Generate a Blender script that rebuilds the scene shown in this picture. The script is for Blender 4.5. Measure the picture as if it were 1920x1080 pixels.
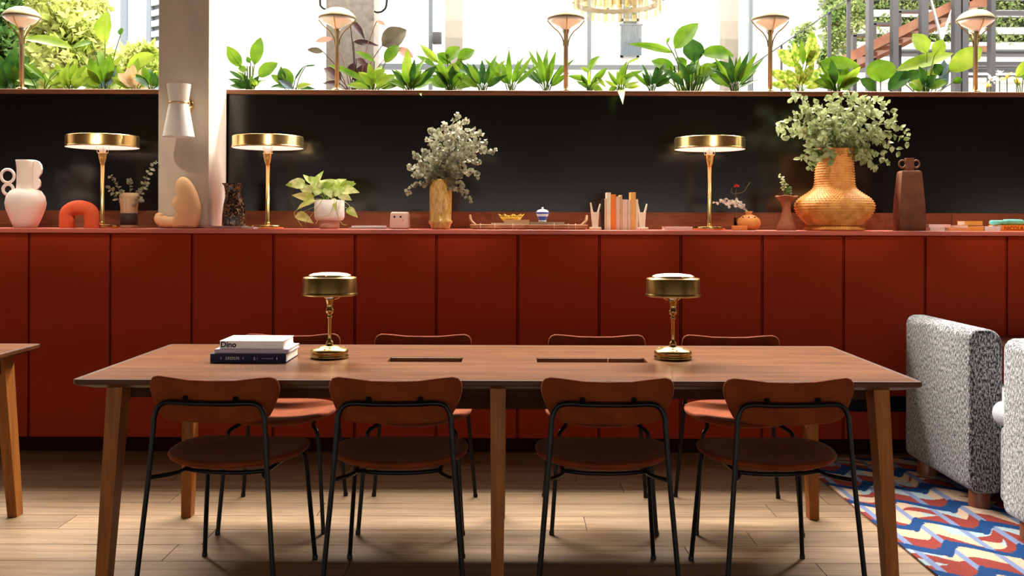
import bpy, bmesh, math, random
from mathutils import Vector, Matrix, Quaternion
PI = math.pi
rnd = random.Random(7)
S = bpy.context.scene
C = S.collection
for _o in list(bpy.data.objects): bpy.data.objects.remove(_o)

# ------------------------------------------------------------------ camera, sky, sun, exposure
H, F, VX, VY = 1.28, 1889.0, 958.0, 416.0     # eye height, focal length in px, vanishing point
ROLL = 0.0033
cam_d = bpy.data.cameras.new('camera'); cam = bpy.data.objects.new('camera', cam_d); C.objects.link(cam)
cam_d.sensor_width = 36.0; cam_d.lens = F / 1920 * 36
cam_d.shift_x = (960 - VX) / 1920; cam_d.shift_y = -(540 - VY) / 1920
cam_d.clip_start = 0.05; cam_d.clip_end = 200
cam.matrix_world = Matrix.Translation((0, 0, H)) @ Matrix.Rotation(-ROLL, 4, 'Y') @ Matrix.Rotation(PI / 2, 4, 'X')
S.camera = cam

world = bpy.data.worlds.new('sky'); S.world = world; world.use_nodes = True
_bg = world.node_tree.nodes['Background']
_bg.inputs[0].default_value = (1.0, 0.925, 0.82, 1); _bg.inputs[1].default_value = 2.0
# long skylight in the roof of the court behind the planter: narrow front to back, wide left to right
sky_d = bpy.data.lights.new('court_skylight', 'AREA'); sky_o = bpy.data.objects.new('court_skylight', sky_d); C.objects.link(sky_o)
sky_d.shape = 'RECTANGLE'; sky_d.size = 11.0; sky_d.size_y = 0.8; sky_d.energy = 3400.0; sky_d.color = (1.0, 0.94, 0.86)
sky_o.location = (0.0, 9.0, 6.5); sky_o.rotation_euler = (Vector((0.0, 9.0, 6.5)) - Vector((0, 4.2, 0))).to_track_quat('Z', 'Y').to_euler()
# second bay of the same skylight, straight above planter and counter
sky2_d = bpy.data.lights.new('counter_skylight', 'AREA'); sky2_o = bpy.data.objects.new('counter_skylight', sky2_d); C.objects.link(sky2_o)
sky2_d.shape = 'RECTANGLE'; sky2_d.size = 11.0; sky2_d.size_y = 0.4; sky2_d.energy = 1500.0; sky2_d.color = (1.0, 0.94, 0.86); sky2_o.location = (0.6, 6.1, 6.4)
S.view_settings.view_transform = 'Standard'; S.view_settings.look = 'None'
S.view_settings.exposure = 0.35; S.view_settings.gamma = 1.0; S.view_settings.use_curve_mapping = False

# ------------------------------------------------------------------ helpers
def P(px, py, D):
    """world point seen at photograph pixel (px, py) at distance D"""
    dx, dy = px - VX, py - VY
    x0, y0 = dx + ROLL * dy, dy - ROLL * dx
    return Vector((x0 * D / F, D, H - y0 * D / F))
def X(px, D): return (px - VX) * D / F

def new_mesh(name, verts, faces, smooth=False):
    me = bpy.data.meshes.new(name); me.from_pydata([tuple(v) for v in verts], [], faces); me.update()
    if smooth:
        me.polygons.foreach_set('use_smooth', [True] * len(me.polygons))
    return me
def link(name, me, mat=None, parent=None, loc=None, rot=None):
    o = bpy.data.objects.new(name, me); C.objects.link(o)
    if mat is not None and me is not None and not me.materials: me.materials.append(mat)
    if parent: o.parent = parent
    if loc is not None: o.location = loc
    if rot is not None: o.rotation_euler = rot
    return o
def tag(o, label=None, cat=None, group=None, kind=None):
    if label: o['label'] = label
    if cat: o['category'] = cat
    if group: o['group'] = group
    if kind: o['kind'] = kind
    return o
def thing(name, label, cat, loc=(0, 0, 0), rz=0, group=None):
    o = bpy.data.objects.new(name, None); C.objects.link(o); o.empty_display_size = .05
    o.location = loc; o.rotation_euler = (0, 0, rz)
    return tag(o, label, cat, group)
def copy_tree(o, parent=None):
    c = o.copy(); C.objects.link(c)
    if parent: c.parent = parent
    for ch in list(o.children):
        k = ch.copy(); C.objects.link(k); k.parent = c
        for g in list(ch.children):
            q = g.copy(); C.objects.link(q); q.parent = k
    return c

class MB:
    """collects shapes into one mesh"""
    def __init__(s): s.v = []; s.f = []; s.sm = []
    def add(s, verts, faces, smooth=False):
        n = len(s.v); s.v += [Vector(v) for v in verts]; s.f += [tuple(i + n for i in f) for f in faces]; s.sm += [smooth] * len(faces); return s
    def box(s, a, b, m=None):
        x0, y0, z0 = a; x1, y1, z1 = b
        v = [(x0, y0, z0), (x1, y0, z0), (x1, y1, z0), (x0, y1, z0), (x0, y0, z1), (x1, y0, z1), (x1, y1, z1), (x0, y1, z1)]
        if m is not None: v = [m @ Vector(p) for p in v]
        return s.add(v, [(3, 2, 1, 0), (4, 5, 6, 7), (0, 1, 5, 4), (1, 2, 6, 5), (2, 3, 7, 6), (3, 0, 4, 7)])
    def rbox(s, a, b, r=.01, seg=3, m=None):
        bm = bmesh.new(); bmesh.ops.create_cube(bm, size=1)
        c = [(a[i] + b[i]) / 2 for i in range(3)]; d = [b[i] - a[i] for i in range(3)]
        for q in bm.verts: q.co = Vector([c[i] + q.co[i] * d[i] for i in range(3)])
        bmesh.ops.bevel(bm, geom=bm.edges[:] , offset=r, segments=seg, profile=.5, affect='EDGES')
        bm.verts.index_update()
        s.add([(m @ q.co if m is not None else q.co.copy()) for q in bm.verts], [tuple(q.index for q in f.verts) for f in bm.faces], True); bm.free(); return s
    def frustum(s, a, wa, b, wb):
        """square bar between centre points a and b, half sizes (hx, hy)"""
        v = []
        for p, w in ((a, wa), (b, wb)):
            v += [(p[0] - w[0], p[1] - w[1], p[2]), (p[0] + w[0], p[1] - w[1], p[2]), (p[0] + w[0], p[1] + w[1], p[2]), (p[0] - w[0], p[1] + w[1], p[2])]
        return s.add(v, [(3, 2, 1, 0), (4, 5, 6, 7), (0, 1, 5, 4), (1, 2, 6, 5), (2, 3, 7, 6), (3, 0, 4, 7)])
    def lathe(s, prof, seg=32, c=(0, 0, 0), m=None, smooth=True, caps=True):
        v = []; f = []; n = len(prof)
        for r, z in prof:
            for k in range(seg):
                a = 2 * PI * k / seg; p = Vector((c[0] + r * math.cos(a), c[1] + r * math.sin(a), c[2] + z))
                v.append(m @ p if m is not None else p)
        for i in range(n - 1):
            for k in range(seg):
                k2 = (k + 1) % seg; f.append((i * seg + k, i * seg + k2, (i + 1) * seg + k2, (i + 1) * seg + k))
        s.add(v, f, smooth)
        for i, rev in ((0, True), (n - 1, False)):
            if caps and prof[i][0] > 1e-5:
                ring = [v[i * seg + k] for k in range(seg)]
                s.add(ring, [tuple(reversed(range(seg))) if rev else tuple(range(seg))])
        return s
    def tube(s, pts, r, seg=8, closed=False, caps=True):
        pts = [Vector(p) for p in pts]; n = len(pts); R = r if isinstance(r, (list, tuple)) else [r] * n
        tang = []
        for i in range(n):
            if closed: t = pts[(i + 1) % n] - pts[i - 1]
            else: t = pts[min(i + 1, n - 1)] - pts[max(i - 1, 0)]
            tang.append(t.normalized() if t.length > 1e-9 else Vector((0, 0, 1)))
        nrm = tang[0].orthogonal().normalized(); v = []
        for i in range(n):
            nrm = nrm - tang[i] * nrm.dot(tang[i])
            nrm = nrm.normalized() if nrm.length > 1e-6 else tang[i].orthogonal().normalized()
            b = tang[i].cross(nrm)
            for k in range(seg):
                a = 2 * PI * k / seg; v.append(pts[i] + (nrm * math.cos(a) + b * math.sin(a)) * R[i])
        f = []
        for i in range(n if closed else n - 1):
            j = (i + 1) % n
            for k in range(seg):
                k2 = (k + 1) % seg; f.append((i * seg + k, i * seg + k2, j * seg + k2, j * seg + k))
        s.add(v, f, True)
        if caps and not closed:
            s.add(v[:seg], [tuple(reversed(range(seg)))]); s.add(v[-seg:], [tuple(range(seg))])
        return s
    def ellipsoid(s, c, r, seg=16, rings=10, m=None):
        prof = [(math.sin(PI * i / rings), -math.cos(PI * i / rings)) for i in range(rings + 1)]
        v = []; f = []
        for a, z in prof:
            for k in range(seg):
                t = 2 * PI * k / seg; p = Vector((c[0] + r[0] * a * math.cos(t), c[1] + r[1] * a * math.sin(t), c[2] + r[2] * z)); v.append(m @ p if m is not None else p)
        for i in range(rings):
            for k in range(seg):
                k2 = (k + 1) % seg; f.append((i * seg + k, i * seg + k2, (i + 1) * seg + k2, (i + 1) * seg + k))
        return s.add(v, f, True)
    def pillow(s, outline, th, bend=None, rings=(1, .985, .95, .86, .6, .3), pw=2.5, axis='z', c=None):
        """solid lens from a star-shaped 2-D outline; thickness th falls to an edge radius"""
        n = len(outline)
        cx, cy = c if c else (sum(p[0] for p in outline) / n, sum(p[1] for p in outline) / n)
        v = []; f = []
        def emit(u, w, h):
            p = Vector((u, w, h)) if axis == 'z' else Vector((u, h, w))
            v.append(bend(p) if bend else p)
        for p in outline: emit(p[0], p[1], 0)
        for side in (1, -1):
            prev = list(range(n))
            for sc in rings[1:]:
                h = side * th / 2 * (1 - sc ** (pw * 6)) ** (1 / 2.2)
                base = len(v)
                for p in outline: emit(cx + (p[0] - cx) * sc, cy + (p[1] - cy) * sc, h)
                for k in range(n):
                    q = (prev[k], prev[(k + 1) % n], base + (k + 1) % n, base + k)
                    f.append(q if side == 1 else q[::-1])
                prev = list(range(base, base + n))
            ci = len(v); emit(cx, cy, side * th / 2)
            for k in range(n):
                q = (prev[k], prev[(k + 1) % n], ci); f.append(q if side == 1 else q[::-1])
        return s.add(v, f, True)
    def prism(s, poly, y0, y1, m=None):
        """2-D polygon in x,z extruded along y"""
        n = len(poly); v = [(p[0], y0, p[1]) for p in poly] + [(p[0], y1, p[1]) for p in poly]
        if m is not None: v = [m @ Vector(p) for p in v]
        f = [tuple(range(n)), tuple(reversed(range(n, 2 * n)))] + [(k, k + n, (k + 1) % n + n, (k + 1) % n) for k in range(n)]
        return s.add(v, f)
    def leaf(s, a, b, w, shape='oval', bend=.12, nrm=None, fold=.12, n=9, roll=0.0, droop=0.0):
        """leaf blade from a (base) to b (tip)"""
        a, b = Vector(a), Vector(b); d = b - a; L = d.length; d = d.normalized() if L > 1e-6 else Vector((0, 0, 1))
        up = Vector(nrm) if nrm is not None else Vector((0, -1, .45))
        up = up - d * up.dot(d)
        up = up.normalized() if up.length > 1e-3 else d.orthogonal().normalized()
        if roll: up = Quaternion(d, roll) @ up
        side = d.cross(up)
        v = []; f = []; cols = (-1, -.5, 0, .5, 1)
        for i in range(n):
            t = i / (n - 1)
            if shape == 'oval': k = math.sin(PI * t ** .9) ** .75
            elif shape == 'lance': k = math.sin(PI * t ** .75) ** 1.0
            elif shape == 'strap': k = min(1, t * 5 + .25) * min(1, (1 - t) * 3.2) ** .8
            elif shape == 'heart': k = math.sin(PI * min(1, t * .98 + .04) ** .6) ** .8
            else: k = math.sin(PI * t) ** .5
            k = max(k, .02)
            c = a + d * (L * t) + up * (bend * L * math.sin(PI * t)) - Vector((0, 0, 1)) * (droop * L * t * t)
            for q in cols:
                wob = .03 * w * math.sin(t * 17 + q * 2)
                v.append(c + side * (q * k * w / 2) + up * (abs(q) * fold * k * w + (wob if abs(q) == 1 else 0)))
        for i in range(n - 1):
            for q in range(4):
                f.append((i * 5 + q, i * 5 + q + 1, i * 5 + q + 6, i * 5 + q + 5))
        return s.add(v, f, True)
    def mesh(s, name='mesh'):
        me = bpy.data.meshes.new(name); me.from_pydata([tuple(v) for v in s.v], [], s.f)
        me.polygons.foreach_set('use_smooth', s.sm); me.update(); return me
    def build(s, name, mat, parent=None, loc=None, rot=None, angle=None):
        me = s.mesh(name)
        bm = bmesh.new(); bm.from_mesh(me); bmesh.ops.recalc_face_normals(bm, faces=bm.faces[:])
        if angle is not None:
            for e in bm.edges:
                if len(e.link_faces) == 2 and e.calc_face_angle(0) > angle: e.smooth = False
        bm.to_mesh(me); bm.free()
        return link(name, me, mat, parent, loc, rot)

def spline(pts, n=8):
    """Catmull-Rom through pts"""
    pts = [Vector(p) for p in pts]; out = []
    for i in range(len(pts) - 1):
        p0 = pts[max(i - 1, 0)]; p1 = pts[i]; p2 = pts[i + 1]; p3 = pts[min(i + 2, len(pts) - 1)]
        for k in range(n):
            t = k / n
            out.append(.5 * ((2 * p1) + (p2 - p0) * t + (2 * p0 - 5 * p1 + 4 * p2 - p3) * t * t + (3 * p1 - p0 - 3 * p2 + p3) * t ** 3))
    return out + [pts[-1]]

def text_mesh(txt, size, depth=.0006, bold=0.0):
    cu = bpy.data.curves.new('txt', 'FONT'); cu.body = txt; cu.size = size; cu.extrude = depth; cu.offset = bold; cu.resolution_u = 3
    o = bpy.data.objects.new('txt', cu); C.objects.link(o)
    dg = bpy.context.evaluated_depsgraph_get(); dg.update()
    me = bpy.data.meshes.new_from_object(o.evaluated_get(dg))
    bpy.data.objects.remove(o); bpy.data.curves.remove(cu); me.materials.clear()
    return me

# ------------------------------------------------------------------ materials
def _base(name):
    m = bpy.data.materials.new(name); m.use_nodes = True
    nt = m.node_tree; b = nt.nodes['Principled BSDF']; return m, nt, b
def mat(name, col, rough=.5, metal=0.0, var=.08, scale=30, bump=0.0, spec=.5, coat=0.0, sheen=0.0, trans=0.0, stretch=(1, 1, 1), col2=None, lo=.3, hi=.7, detail=4, dist=0.0, bscale=None, emit=None, subs=0.0, ior=None, coat_rough=.1):
    m, nt, b = _base(name); N = nt.nodes; L = nt.links
    tc = N.new('ShaderNodeTexCoord'); mp = N.new('ShaderNodeMapping'); L.new(tc.outputs['Object'], mp.inputs[0]); mp.inputs['Scale'].default_value = stretch
    nz = N.new('ShaderNodeTexNoise'); nz.inputs['Scale'].default_value = scale; nz.inputs['Detail'].default_value = detail; nz.inputs['Distortion'].default_value = dist
    L.new(mp.outputs[0], nz.inputs['Vector'])
    cr = N.new('ShaderNodeValToRGB'); L.new(nz.outputs['Fac'], cr.inputs[0])
    c2 = col2 if col2 else tuple(min(1, c * (1 + var)) for c in col); c1 = col if col2 else tuple(c * (1 - var) for c in col)
    cr.color_ramp.elements[0].color = (*c1, 1); cr.color_ramp.elements[1].color = (*c2, 1)
    cr.color_ramp.elements[0].position = lo; cr.color_ramp.elements[1].position = hi
    L.new(cr.outputs[0], b.inputs['Base Color'])
    b.inputs['Roughness'].default_value = rough; b.inputs['Metallic'].default_value = metal
    b.inputs['Specular IOR Level'].default_value = spec
    b.inputs['Coat Weight'].default_value = coat; b.inputs['Coat Roughness'].default_value = coat_rough
    b.inputs['Sheen Weight'].default_value = sheen; b.inputs['Sheen Roughness'].default_value = .35; b.inputs['Sheen Tint'].default_value = (1, .62, .45, 1); b.inputs['Transmission Weight'].default_value = trans
    if ior: b.inputs['IOR'].default_value = ior
    if subs: b.inputs['Subsurface Weight'].default_value = subs; b.inputs['Subsurface Radius'].default_value = (.02, .012, .008)
    if bump:
        bp = N.new('ShaderNodeBump'); bp.inputs['Strength'].default_value = bump; bp.inputs['Distance'].default_value = .004
        if bscale:
            n2 = N.new('ShaderNodeTexNoise'); n2.inputs['Scale'].default_value = bscale; n2.inputs['Detail'].default_value = 3; L.new(mp.outputs[0], n2.inputs['Vector']); L.new(n2.outputs['Fac'], bp.inputs['Height'])
        else: L.new(nz.outputs['Fac'], bp.inputs['Height'])
        L.new(bp.outputs[0], b.inputs['Normal'])
    if emit: b.inputs['Emission Color'].default_value = (*emit[:3], 1); b.inputs['Emission Strength'].default_value = emit[3]
    return m
def wood(name, c1, c2, rough=.35, along='x', scale=6, spec=.5, coat=0.0, obj_random=0.0, grain=.5, bump=.05):
    """long streaky grain along one axis, with a slight tone shift between separate boards"""
    m, nt, b = _base(name); N = nt.nodes; L = nt.links
    tc = N.new('ShaderNodeTexCoord'); mp = N.new('ShaderNodeMapping')
    st = {'x': (.06, 1, 1), 'y': (1, .06, 1), 'z': (1, 1, .06)}[along]; mp.inputs['Scale'].default_value = st
    oi = N.new('ShaderNodeObjectInfo'); ad = N.new('ShaderNodeVectorMath'); ad.operation = 'ADD'
    ms = N.new('ShaderNodeVectorMath'); ms.operation = 'SCALE'; ms.inputs['Scale'].default_value = 7.0
    cb = N.new('ShaderNodeCombineXYZ')
    for i in range(3): L.new(oi.outputs['Random'], cb.inputs[i])
    L.new(cb.outputs[0], ms.inputs[0]); L.new(tc.outputs['Object'], ad.inputs[0]); L.new(ms.outputs[0], ad.inputs[1]); L.new(ad.outputs[0], mp.inputs[0])
    n1 = N.new('ShaderNodeTexNoise'); n1.inputs['Scale'].default_value = scale * 4; n1.inputs['Detail'].default_value = 6; n1.inputs['Distortion'].default_value = .7; L.new(mp.outputs[0], n1.inputs['Vector'])
    n2 = N.new('ShaderNodeTexNoise'); n2.inputs['Scale'].default_value = scale * 22; n2.inputs['Detail'].default_value = 2; L.new(mp.outputs[0], n2.inputs['Vector'])
    mx = N.new('ShaderNodeMix'); mx.data_type = 'FLOAT'; mx.inputs[0].default_value = .35; L.new(n1.outputs['Fac'], mx.inputs[2]); L.new(n2.outputs['Fac'], mx.inputs[3])
    cr = N.new('ShaderNodeValToRGB'); L.new(mx.outputs[0], cr.inputs[0])
    cr.color_ramp.elements[0].color = (*c1, 1); cr.color_ramp.elements[1].color = (*c2, 1)
    cr.color_ramp.elements[0].position = .5 - grain * .35; cr.color_ramp.elements[1].position = .5 + grain * .35
    if obj_random:
        hs = N.new('ShaderNodeHueSaturation'); mr = N.new('ShaderNodeMapRange'); L.new(oi.outputs['Random'], mr.inputs[0])
        mr.inputs[3].default_value = 1 - obj_random; mr.inputs[4].default_value = 1 + obj_random; L.new(mr.outputs[0], hs.inputs['Value']); L.new(cr.outputs[0], hs.inputs['Color']); L.new(hs.outputs[0], b.inputs['Base Color'])
    else: L.new(cr.outputs[0], b.inputs['Base Color'])
    b.inputs['Roughness'].default_value = rough; b.inputs['Specular IOR Level'].default_value = spec; b.inputs['Coat Weight'].default_value = coat
    if bump:
        bp = N.new('ShaderNodeBump'); bp.inputs['Strength'].default_value = bump; bp.inputs['Distance'].default_value = .002; L.new(n2.outputs['Fac'], bp.inputs['Height']); L.new(bp.outputs[0], b.inputs['Normal'])
    return m
def leaf_mat(name, c1, c2, scale=14, tr=.45, rough=.42, lo=.35, hi=.65, tcol=None):
    m, nt, b = _base(name); N = nt.nodes; L = nt.links
    tc = N.new('ShaderNodeTexCoord'); nz = N.new('ShaderNodeTexNoise'); nz.inputs['Scale'].default_value = scale; nz.inputs['Detail'].default_value = 3; L.new(tc.outputs['Object'], nz.inputs['Vector'])
    cr = N.new('ShaderNodeValToRGB'); cr.color_ramp.elements[0].color = (*c1, 1); cr.color_ramp.elements[1].color = (*c2, 1); cr.color_ramp.elements[0].position = lo; cr.color_ramp.elements[1].position = hi
    L.new(nz.outputs['Fac'], cr.inputs[0]); L.new(cr.outputs[0], b.inputs['Base Color']); b.inputs['Roughness'].default_value = rough; b.inputs['Specular IOR Level'].default_value = .15
    t = N.new('ShaderNodeBsdfTranslucent'); mx = N.new('ShaderNodeMixShader'); mx.inputs[0].default_value = tr
    if tcol: t.inputs[0].default_value = (*tcol, 1)
    else: L.new(cr.outputs[0], t.inputs[0])
    L.new(b.outputs[0], mx.inputs[1]); L.new(t.outputs[0], mx.inputs[2]); L.new(mx.outputs[0], N['Material Output'].inputs['Surface'])
    return m
def pane_mat(name, tint=(.95, .98, .97), refl=.08, rough=.02):
    m = bpy.data.materials.new(name); m.use_nodes = True; N = m.node_tree.nodes; L = m.node_tree.links; N.remove(N['Principled BSDF'])
    t = N.new('ShaderNodeBsdfTransparent'); t.inputs[0].default_value = (*tint, 1); g = N.new('ShaderNodeBsdfGlossy'); g.inputs['Roughness'].default_value = rough
    mx = N.new('ShaderNodeMixShader'); mx.inputs[0].default_value = refl; L.new(t.outputs[0], mx.inputs[1]); L.new(g.outputs[0], mx.inputs[2]); L.new(mx.outputs[0], N['Material Output'].inputs['Surface'])
    return m
def boucle(name):
    m, nt, b = _base(name); N = nt.nodes; L = nt.links
    tc = N.new('ShaderNodeTexCoord'); mp = N.new('ShaderNodeMapping'); mp.inputs['Scale'].default_value = (1, 1, .4); L.new(tc.outputs['Object'], mp.inputs[0])
    nz = N.new('ShaderNodeTexNoise'); nz.inputs['Scale'].default_value = 155; nz.inputs['Detail'].default_value = 3; nz.inputs['Roughness'].default_value = .75; L.new(mp.outputs[0], nz.inputs['Vector'])
    cr = N.new('ShaderNodeValToRGB'); e = cr.color_ramp.elements; e[0].position = .43; e[0].color = (.008, .009, .011, 1); e[1].position = .57; e[1].color = (.48, .49, .50, 1)
    x = cr.color_ramp.elements.new(.5); x.color = (.14, .148, .155, 1)
    L.new(nz.outputs['Fac'], cr.inputs[0]); L.new(cr.outputs[0], b.inputs['Base Color']); b.inputs['Roughness'].default_value = .95; b.inputs['Sheen Weight'].default_value = .25; b.inputs['Specular IOR Level'].default_value = .2
    bp = N.new('ShaderNodeBump'); bp.inputs['Strength'].default_value = .6; bp.inputs['Distance'].default_value = .004; L.new(nz.outputs['Fac'], bp.inputs['Height']); L.new(bp.outputs[0], b.inputs['Normal'])
    return m
def weave_mat(name):
    m, nt, b = _base(name); N = nt.nodes; L = nt.links
    tc = N.new('ShaderNodeTexCoord'); nz = N.new('ShaderNodeTexNoise'); nz.inputs['Scale'].default_value = 22; L.new(tc.outputs['Object'], nz.inputs['Vector'])
    cr = N.new('ShaderNodeValToRGB'); cr.color_ramp.elements[0].color = (.62, .22, .04, 1); cr.color_ramp.elements[1].color = (.86, .42, .10, 1); cr.color_ramp.elements[0].position = .3; cr.color_ramp.elements[1].position = .7
    L.new(nz.outputs['Fac'], cr.inputs[0]); L.new(cr.outputs[0], b.inputs['Base Color']); b.inputs['Roughness'].default_value = .6
    return m

M = {}
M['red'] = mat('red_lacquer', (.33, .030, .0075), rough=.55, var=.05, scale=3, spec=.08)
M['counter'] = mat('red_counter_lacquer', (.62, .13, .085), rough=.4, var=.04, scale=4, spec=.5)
M['plinth'] = mat('dark_plinth', (.02, .004, .003), rough=.7, var=.1, spec=.05)
M['black_panel'] = mat('black_gloss_panel', (.004, .004, .0045), rough=.2, var=.1, scale=2, spec=.5)
M['floor'] = wood('oak_floor', (.10, .055, .025), (.33, .215, .12), rough=.55, along='x', scale=5, obj_random=.16, grain=.75, bump=.2, spec=.15)
M['gap'] = mat('floor_gap', (.05, .03, .018), rough=.9)
M['table'] = wood('walnut_table', (.065, .021, .006), (.21, .080, .024), rough=.27, along='x', scale=5, grain=.6, spec=.25, bump=.02)
M['edge'] = wood('walnut_edge', (.04, .013, .004), (.11, .038, .012), rough=.4, along='x', scale=5, spec=.15)
M['leg'] = wood('walnut_leg', (.13, .036, .007), (.33, .115, .022), rough=.45, along='z', scale=5, grain=.6, spec=.15)
M['tray_wood'] = wood('dark_trim_wood', (.07, .033, .017), (.16, .078, .038), rough=.38, along='x', scale=8, grain=.6, spec=.12)
M['ledge'] = wood('ledge_wood', (.15, .055, .020), (.23, .09, .033), rough=.4, along='x', scale=6)
M['plaster'] = mat('pillar_plaster', (.60, .53, .44), rough=.85, var=.12, scale=7, bump=.15, bscale=40, stretch=(1, 1, .35))
M['concrete'] = mat('concrete', (.12, .105, .088), rough=.9, var=.2, scale=25, bump=.2)
M['wall'] = mat('room_wall', (.13, .09, .065), rough=.9, var=.04, scale=3)
M['ceil'] = mat('room_ceiling', (.16, .12, .09), rough=.9, var=.04, scale=3)
M['black'] = mat('black_steel', (.004, .004, .0045), rough=.35, metal=.0, var=.1, spec=.2)
M['velvet'] = mat('rust_leather', (.165, .033, .008), rough=.7, var=.2, scale=16, spec=.04, sheen=.16, bump=.05, bscale=200)
M['brass'] = mat('polished_brass', (.80, .56, .22), rough=.22, metal=1, var=.07, scale=9, stretch=(1, 1, 4))
M['oldbrass'] = mat('aged_brass', (.38, .245, .085), rough=.28, metal=1, var=.16, scale=9, stretch=(1, 1, 3))
M['palebrass'] = mat('pale_brass', (.82, .70, .45), rough=.3, metal=1, var=.06)
M['opal'] = mat('opal_glass', (.94, .91, .86), rough=.25, var=.02)
M['white_shade'] = mat('white_enamel', (.86, .82, .77), rough=.5, var=.02)
M['inner'] = mat('lit_shade_diffuser', (.92, .85, .80), rough=.6, var=.02, emit=(1.0, .80, .68, .75))
M['glass'] = mat('clear_glass', (.95, .97, .96), rough=.03, trans=1, var=0.0)
M['pane'] = pane_mat('window_pane')
M['boucle'] = boucle('speckled_boucle')
M['pad'] = mat('pale_boucle', (.42, .44, .48), rough=.95, var=.25, scale=180, bump=.4)
M['foot'] = wood('reddish_wood_foot', (.16, .045, .02), (.26, .085, .035), along='z', scale=6)
M['soil'] = mat('potting_soil', (.035, .024, .016), rough=1, var=.4, scale=60, bump=.5)
M['facade'] = mat('white_render', (.86, .85, .87), rough=.9, var=.02, scale=1)
M['steel'] = mat('grey_steel', (.035, .037, .042), rough=.5, var=.08, scale=4)
M['frame_grey'] = mat('grey_window_frame', (.10, .12, .135), rough=.5, var=.05)
M['rust'] = mat('rust_steel', (.20, .065, .03), rough=.75, var=.35, scale=5, col2=(.30, .15, .09))
M['paper'] = mat('book_pages', (.82, .76, .66), rough=.8, var=.06, scale=120, stretch=(1, 1, 14))
M['satin_brass'] = mat('satin_brass', (.26, .22, .14), rough=.42, metal=.9, var=.06)
M['dome_brass'] = mat('champagne_brass', (.17, .135, .065), rough=.5, metal=.25, var=.06, spec=.2)
def flat(key, c, rough=.6, **k): M[key] = mat(key, c, rough=rough, **{'var': .05, 'spec': .2, **k}); return M[key]
# ------------------------------------------------------------------ room shell
ZC = 3.35                       # ceiling height; the ceiling ends before the glazed court behind the planter
YE = 5.85                       # where the ceiling ends
fl = MB().box((-5.4, -1.2, -.12), (5.4, 6.9, -.008)).build('floor', M['floor']); tag(fl, kind='structure')
y = 1.62; row = 0
PW = .197
while y < 5.62:
    x = -3.5 - (row * .71) % 1.3
    while x < 3.6:
        w = rnd.choice((1.5, 1.75, 2.0, 2.2)); x1 = x + w
        if x1 > -3.0 and x < 3.1:
            o = MB().box((-w / 2 + .0016, -PW / 2 + .0020, -.008), (w / 2 - .0016, PW / 2 - .0020, 0)).build('plank', M['floor'], fl, loc=(x + w / 2, y + PW / 2, 0))
        x = x1
    y += PW; row += 1
cl = MB().box((-5.4, -1.2, ZC), (5.4, YE, ZC + .2)).build('ceiling', M['ceil']); tag(cl, kind='structure')
# unseen track of warm spotlights, added to light the counter things from the front
trk = MB().box((-3.4, 3.98, ZC - .03), (3.6, 4.02, ZC)).build('fill_spot_track', M['black'], cl)
for px in (60, 215, 620, 860, 1160, 1380, 1570, 1830):
    tx = X(px, 5.75); a = Vector((tx * .96, 4.0, ZC - .17)); b_ = Vector((tx, 5.80, 1.50)); q = (a - b_).to_track_quat('Z', 'Y')
    hm = Matrix.Translation(a) @ q.to_matrix().to_4x4()
    MB().lathe([(0, .12), (.032, .12), (.036, .11), (.036, 0), (.030, 0), (.026, .03), (0, .035)], 20, m=hm).tube([hm @ Vector((0, 0, .11)), (a.x, 4.0, ZC - .03)], .008, 8).build('fill_spot_housing', M['black'], cl)
    ld = bpy.data.lights.new('fill_spot', 'SPOT'); lo = bpy.data.objects.new('fill_spot', ld); C.objects.link(lo); lo.parent = cl; lo.location = hm @ Vector((0, 0, .012)); lo.rotation_euler = q.to_euler()
    ld.energy = 95; ld.color = (1.0, .84, .66); ld.spot_size = math.radians(25); ld.spot_blend = .7; ld.shadow_soft_size = .03
# unseen side and rear walls; low openings added to let in frontal fill
def wall_with_openings(name, axis, pos, a, b, opens, z0=0, z1=ZC):
    mb = MB()
    def put(u0, u1, q0, q1):
        if u1 - u0 < .01 or q1 - q0 < .01: return
        if axis == 'x': mb.box((pos, u0, q0), (pos + .15, u1, q1))
        else: mb.box((u0, pos, q0), (u1, pos + .15, q1))
    u = a
    for (u0, u1, q0, q1) in opens:
        put(u, u0, z0, z1); put(u0, u1, z0, q0); put(u0, u1, q1, z1); u = u1
    put(u, b, z0, z1)
    return tag(mb.build(name, M['wall']), kind='structure')
wall_with_openings('wall_left', 'x', -5.4, -1.2, 6.9, [(.3, 3.2, .2, 1.30)])
wall_with_openings('wall_right', 'x', 5.25, -1.2, 6.9, [(.3, 3.2, .2, 1.30)])
wall_with_openings('wall_rear', 'y', -1.2, -5.4, 5.4, [(-3.9, 3.9, .12, 1.34)])

# black panel wall, wood trim at its foot, wood ledge on top
YP = 6.10
ZL = 2.072
wb = MB().box((-5.2, YP, 1.2), (5.2, YP + .05, ZL - .026)).build('wall_back', M['black_panel']); tag(wb, kind='structure')
tr = MB().box((-5.2, YP - .004, 1.238), (5.2, YP - .0005, 1.33)).build('trim_1', M['tray_wood']); tag(tr, kind='structure')
for (a, b) in ((-5.2, -2.05), (-2.05, -.35), (-.35, 1.2), (1.2, X(1782, YP)), (X(1782, YP), 5.2)):
    MB().box((a + .001, YP - .022, 1.238), (b - .001, YP - .004, P(960, 397, YP - .02).z)).build('board', M['tray_wood'], tr)
lg = MB().rbox((-5.2, YP - .03, ZL - .026), (5.2, YP + .17, ZL), r=.003).build('trim_2', M['ledge']); tag(lg, kind='structure')

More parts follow.
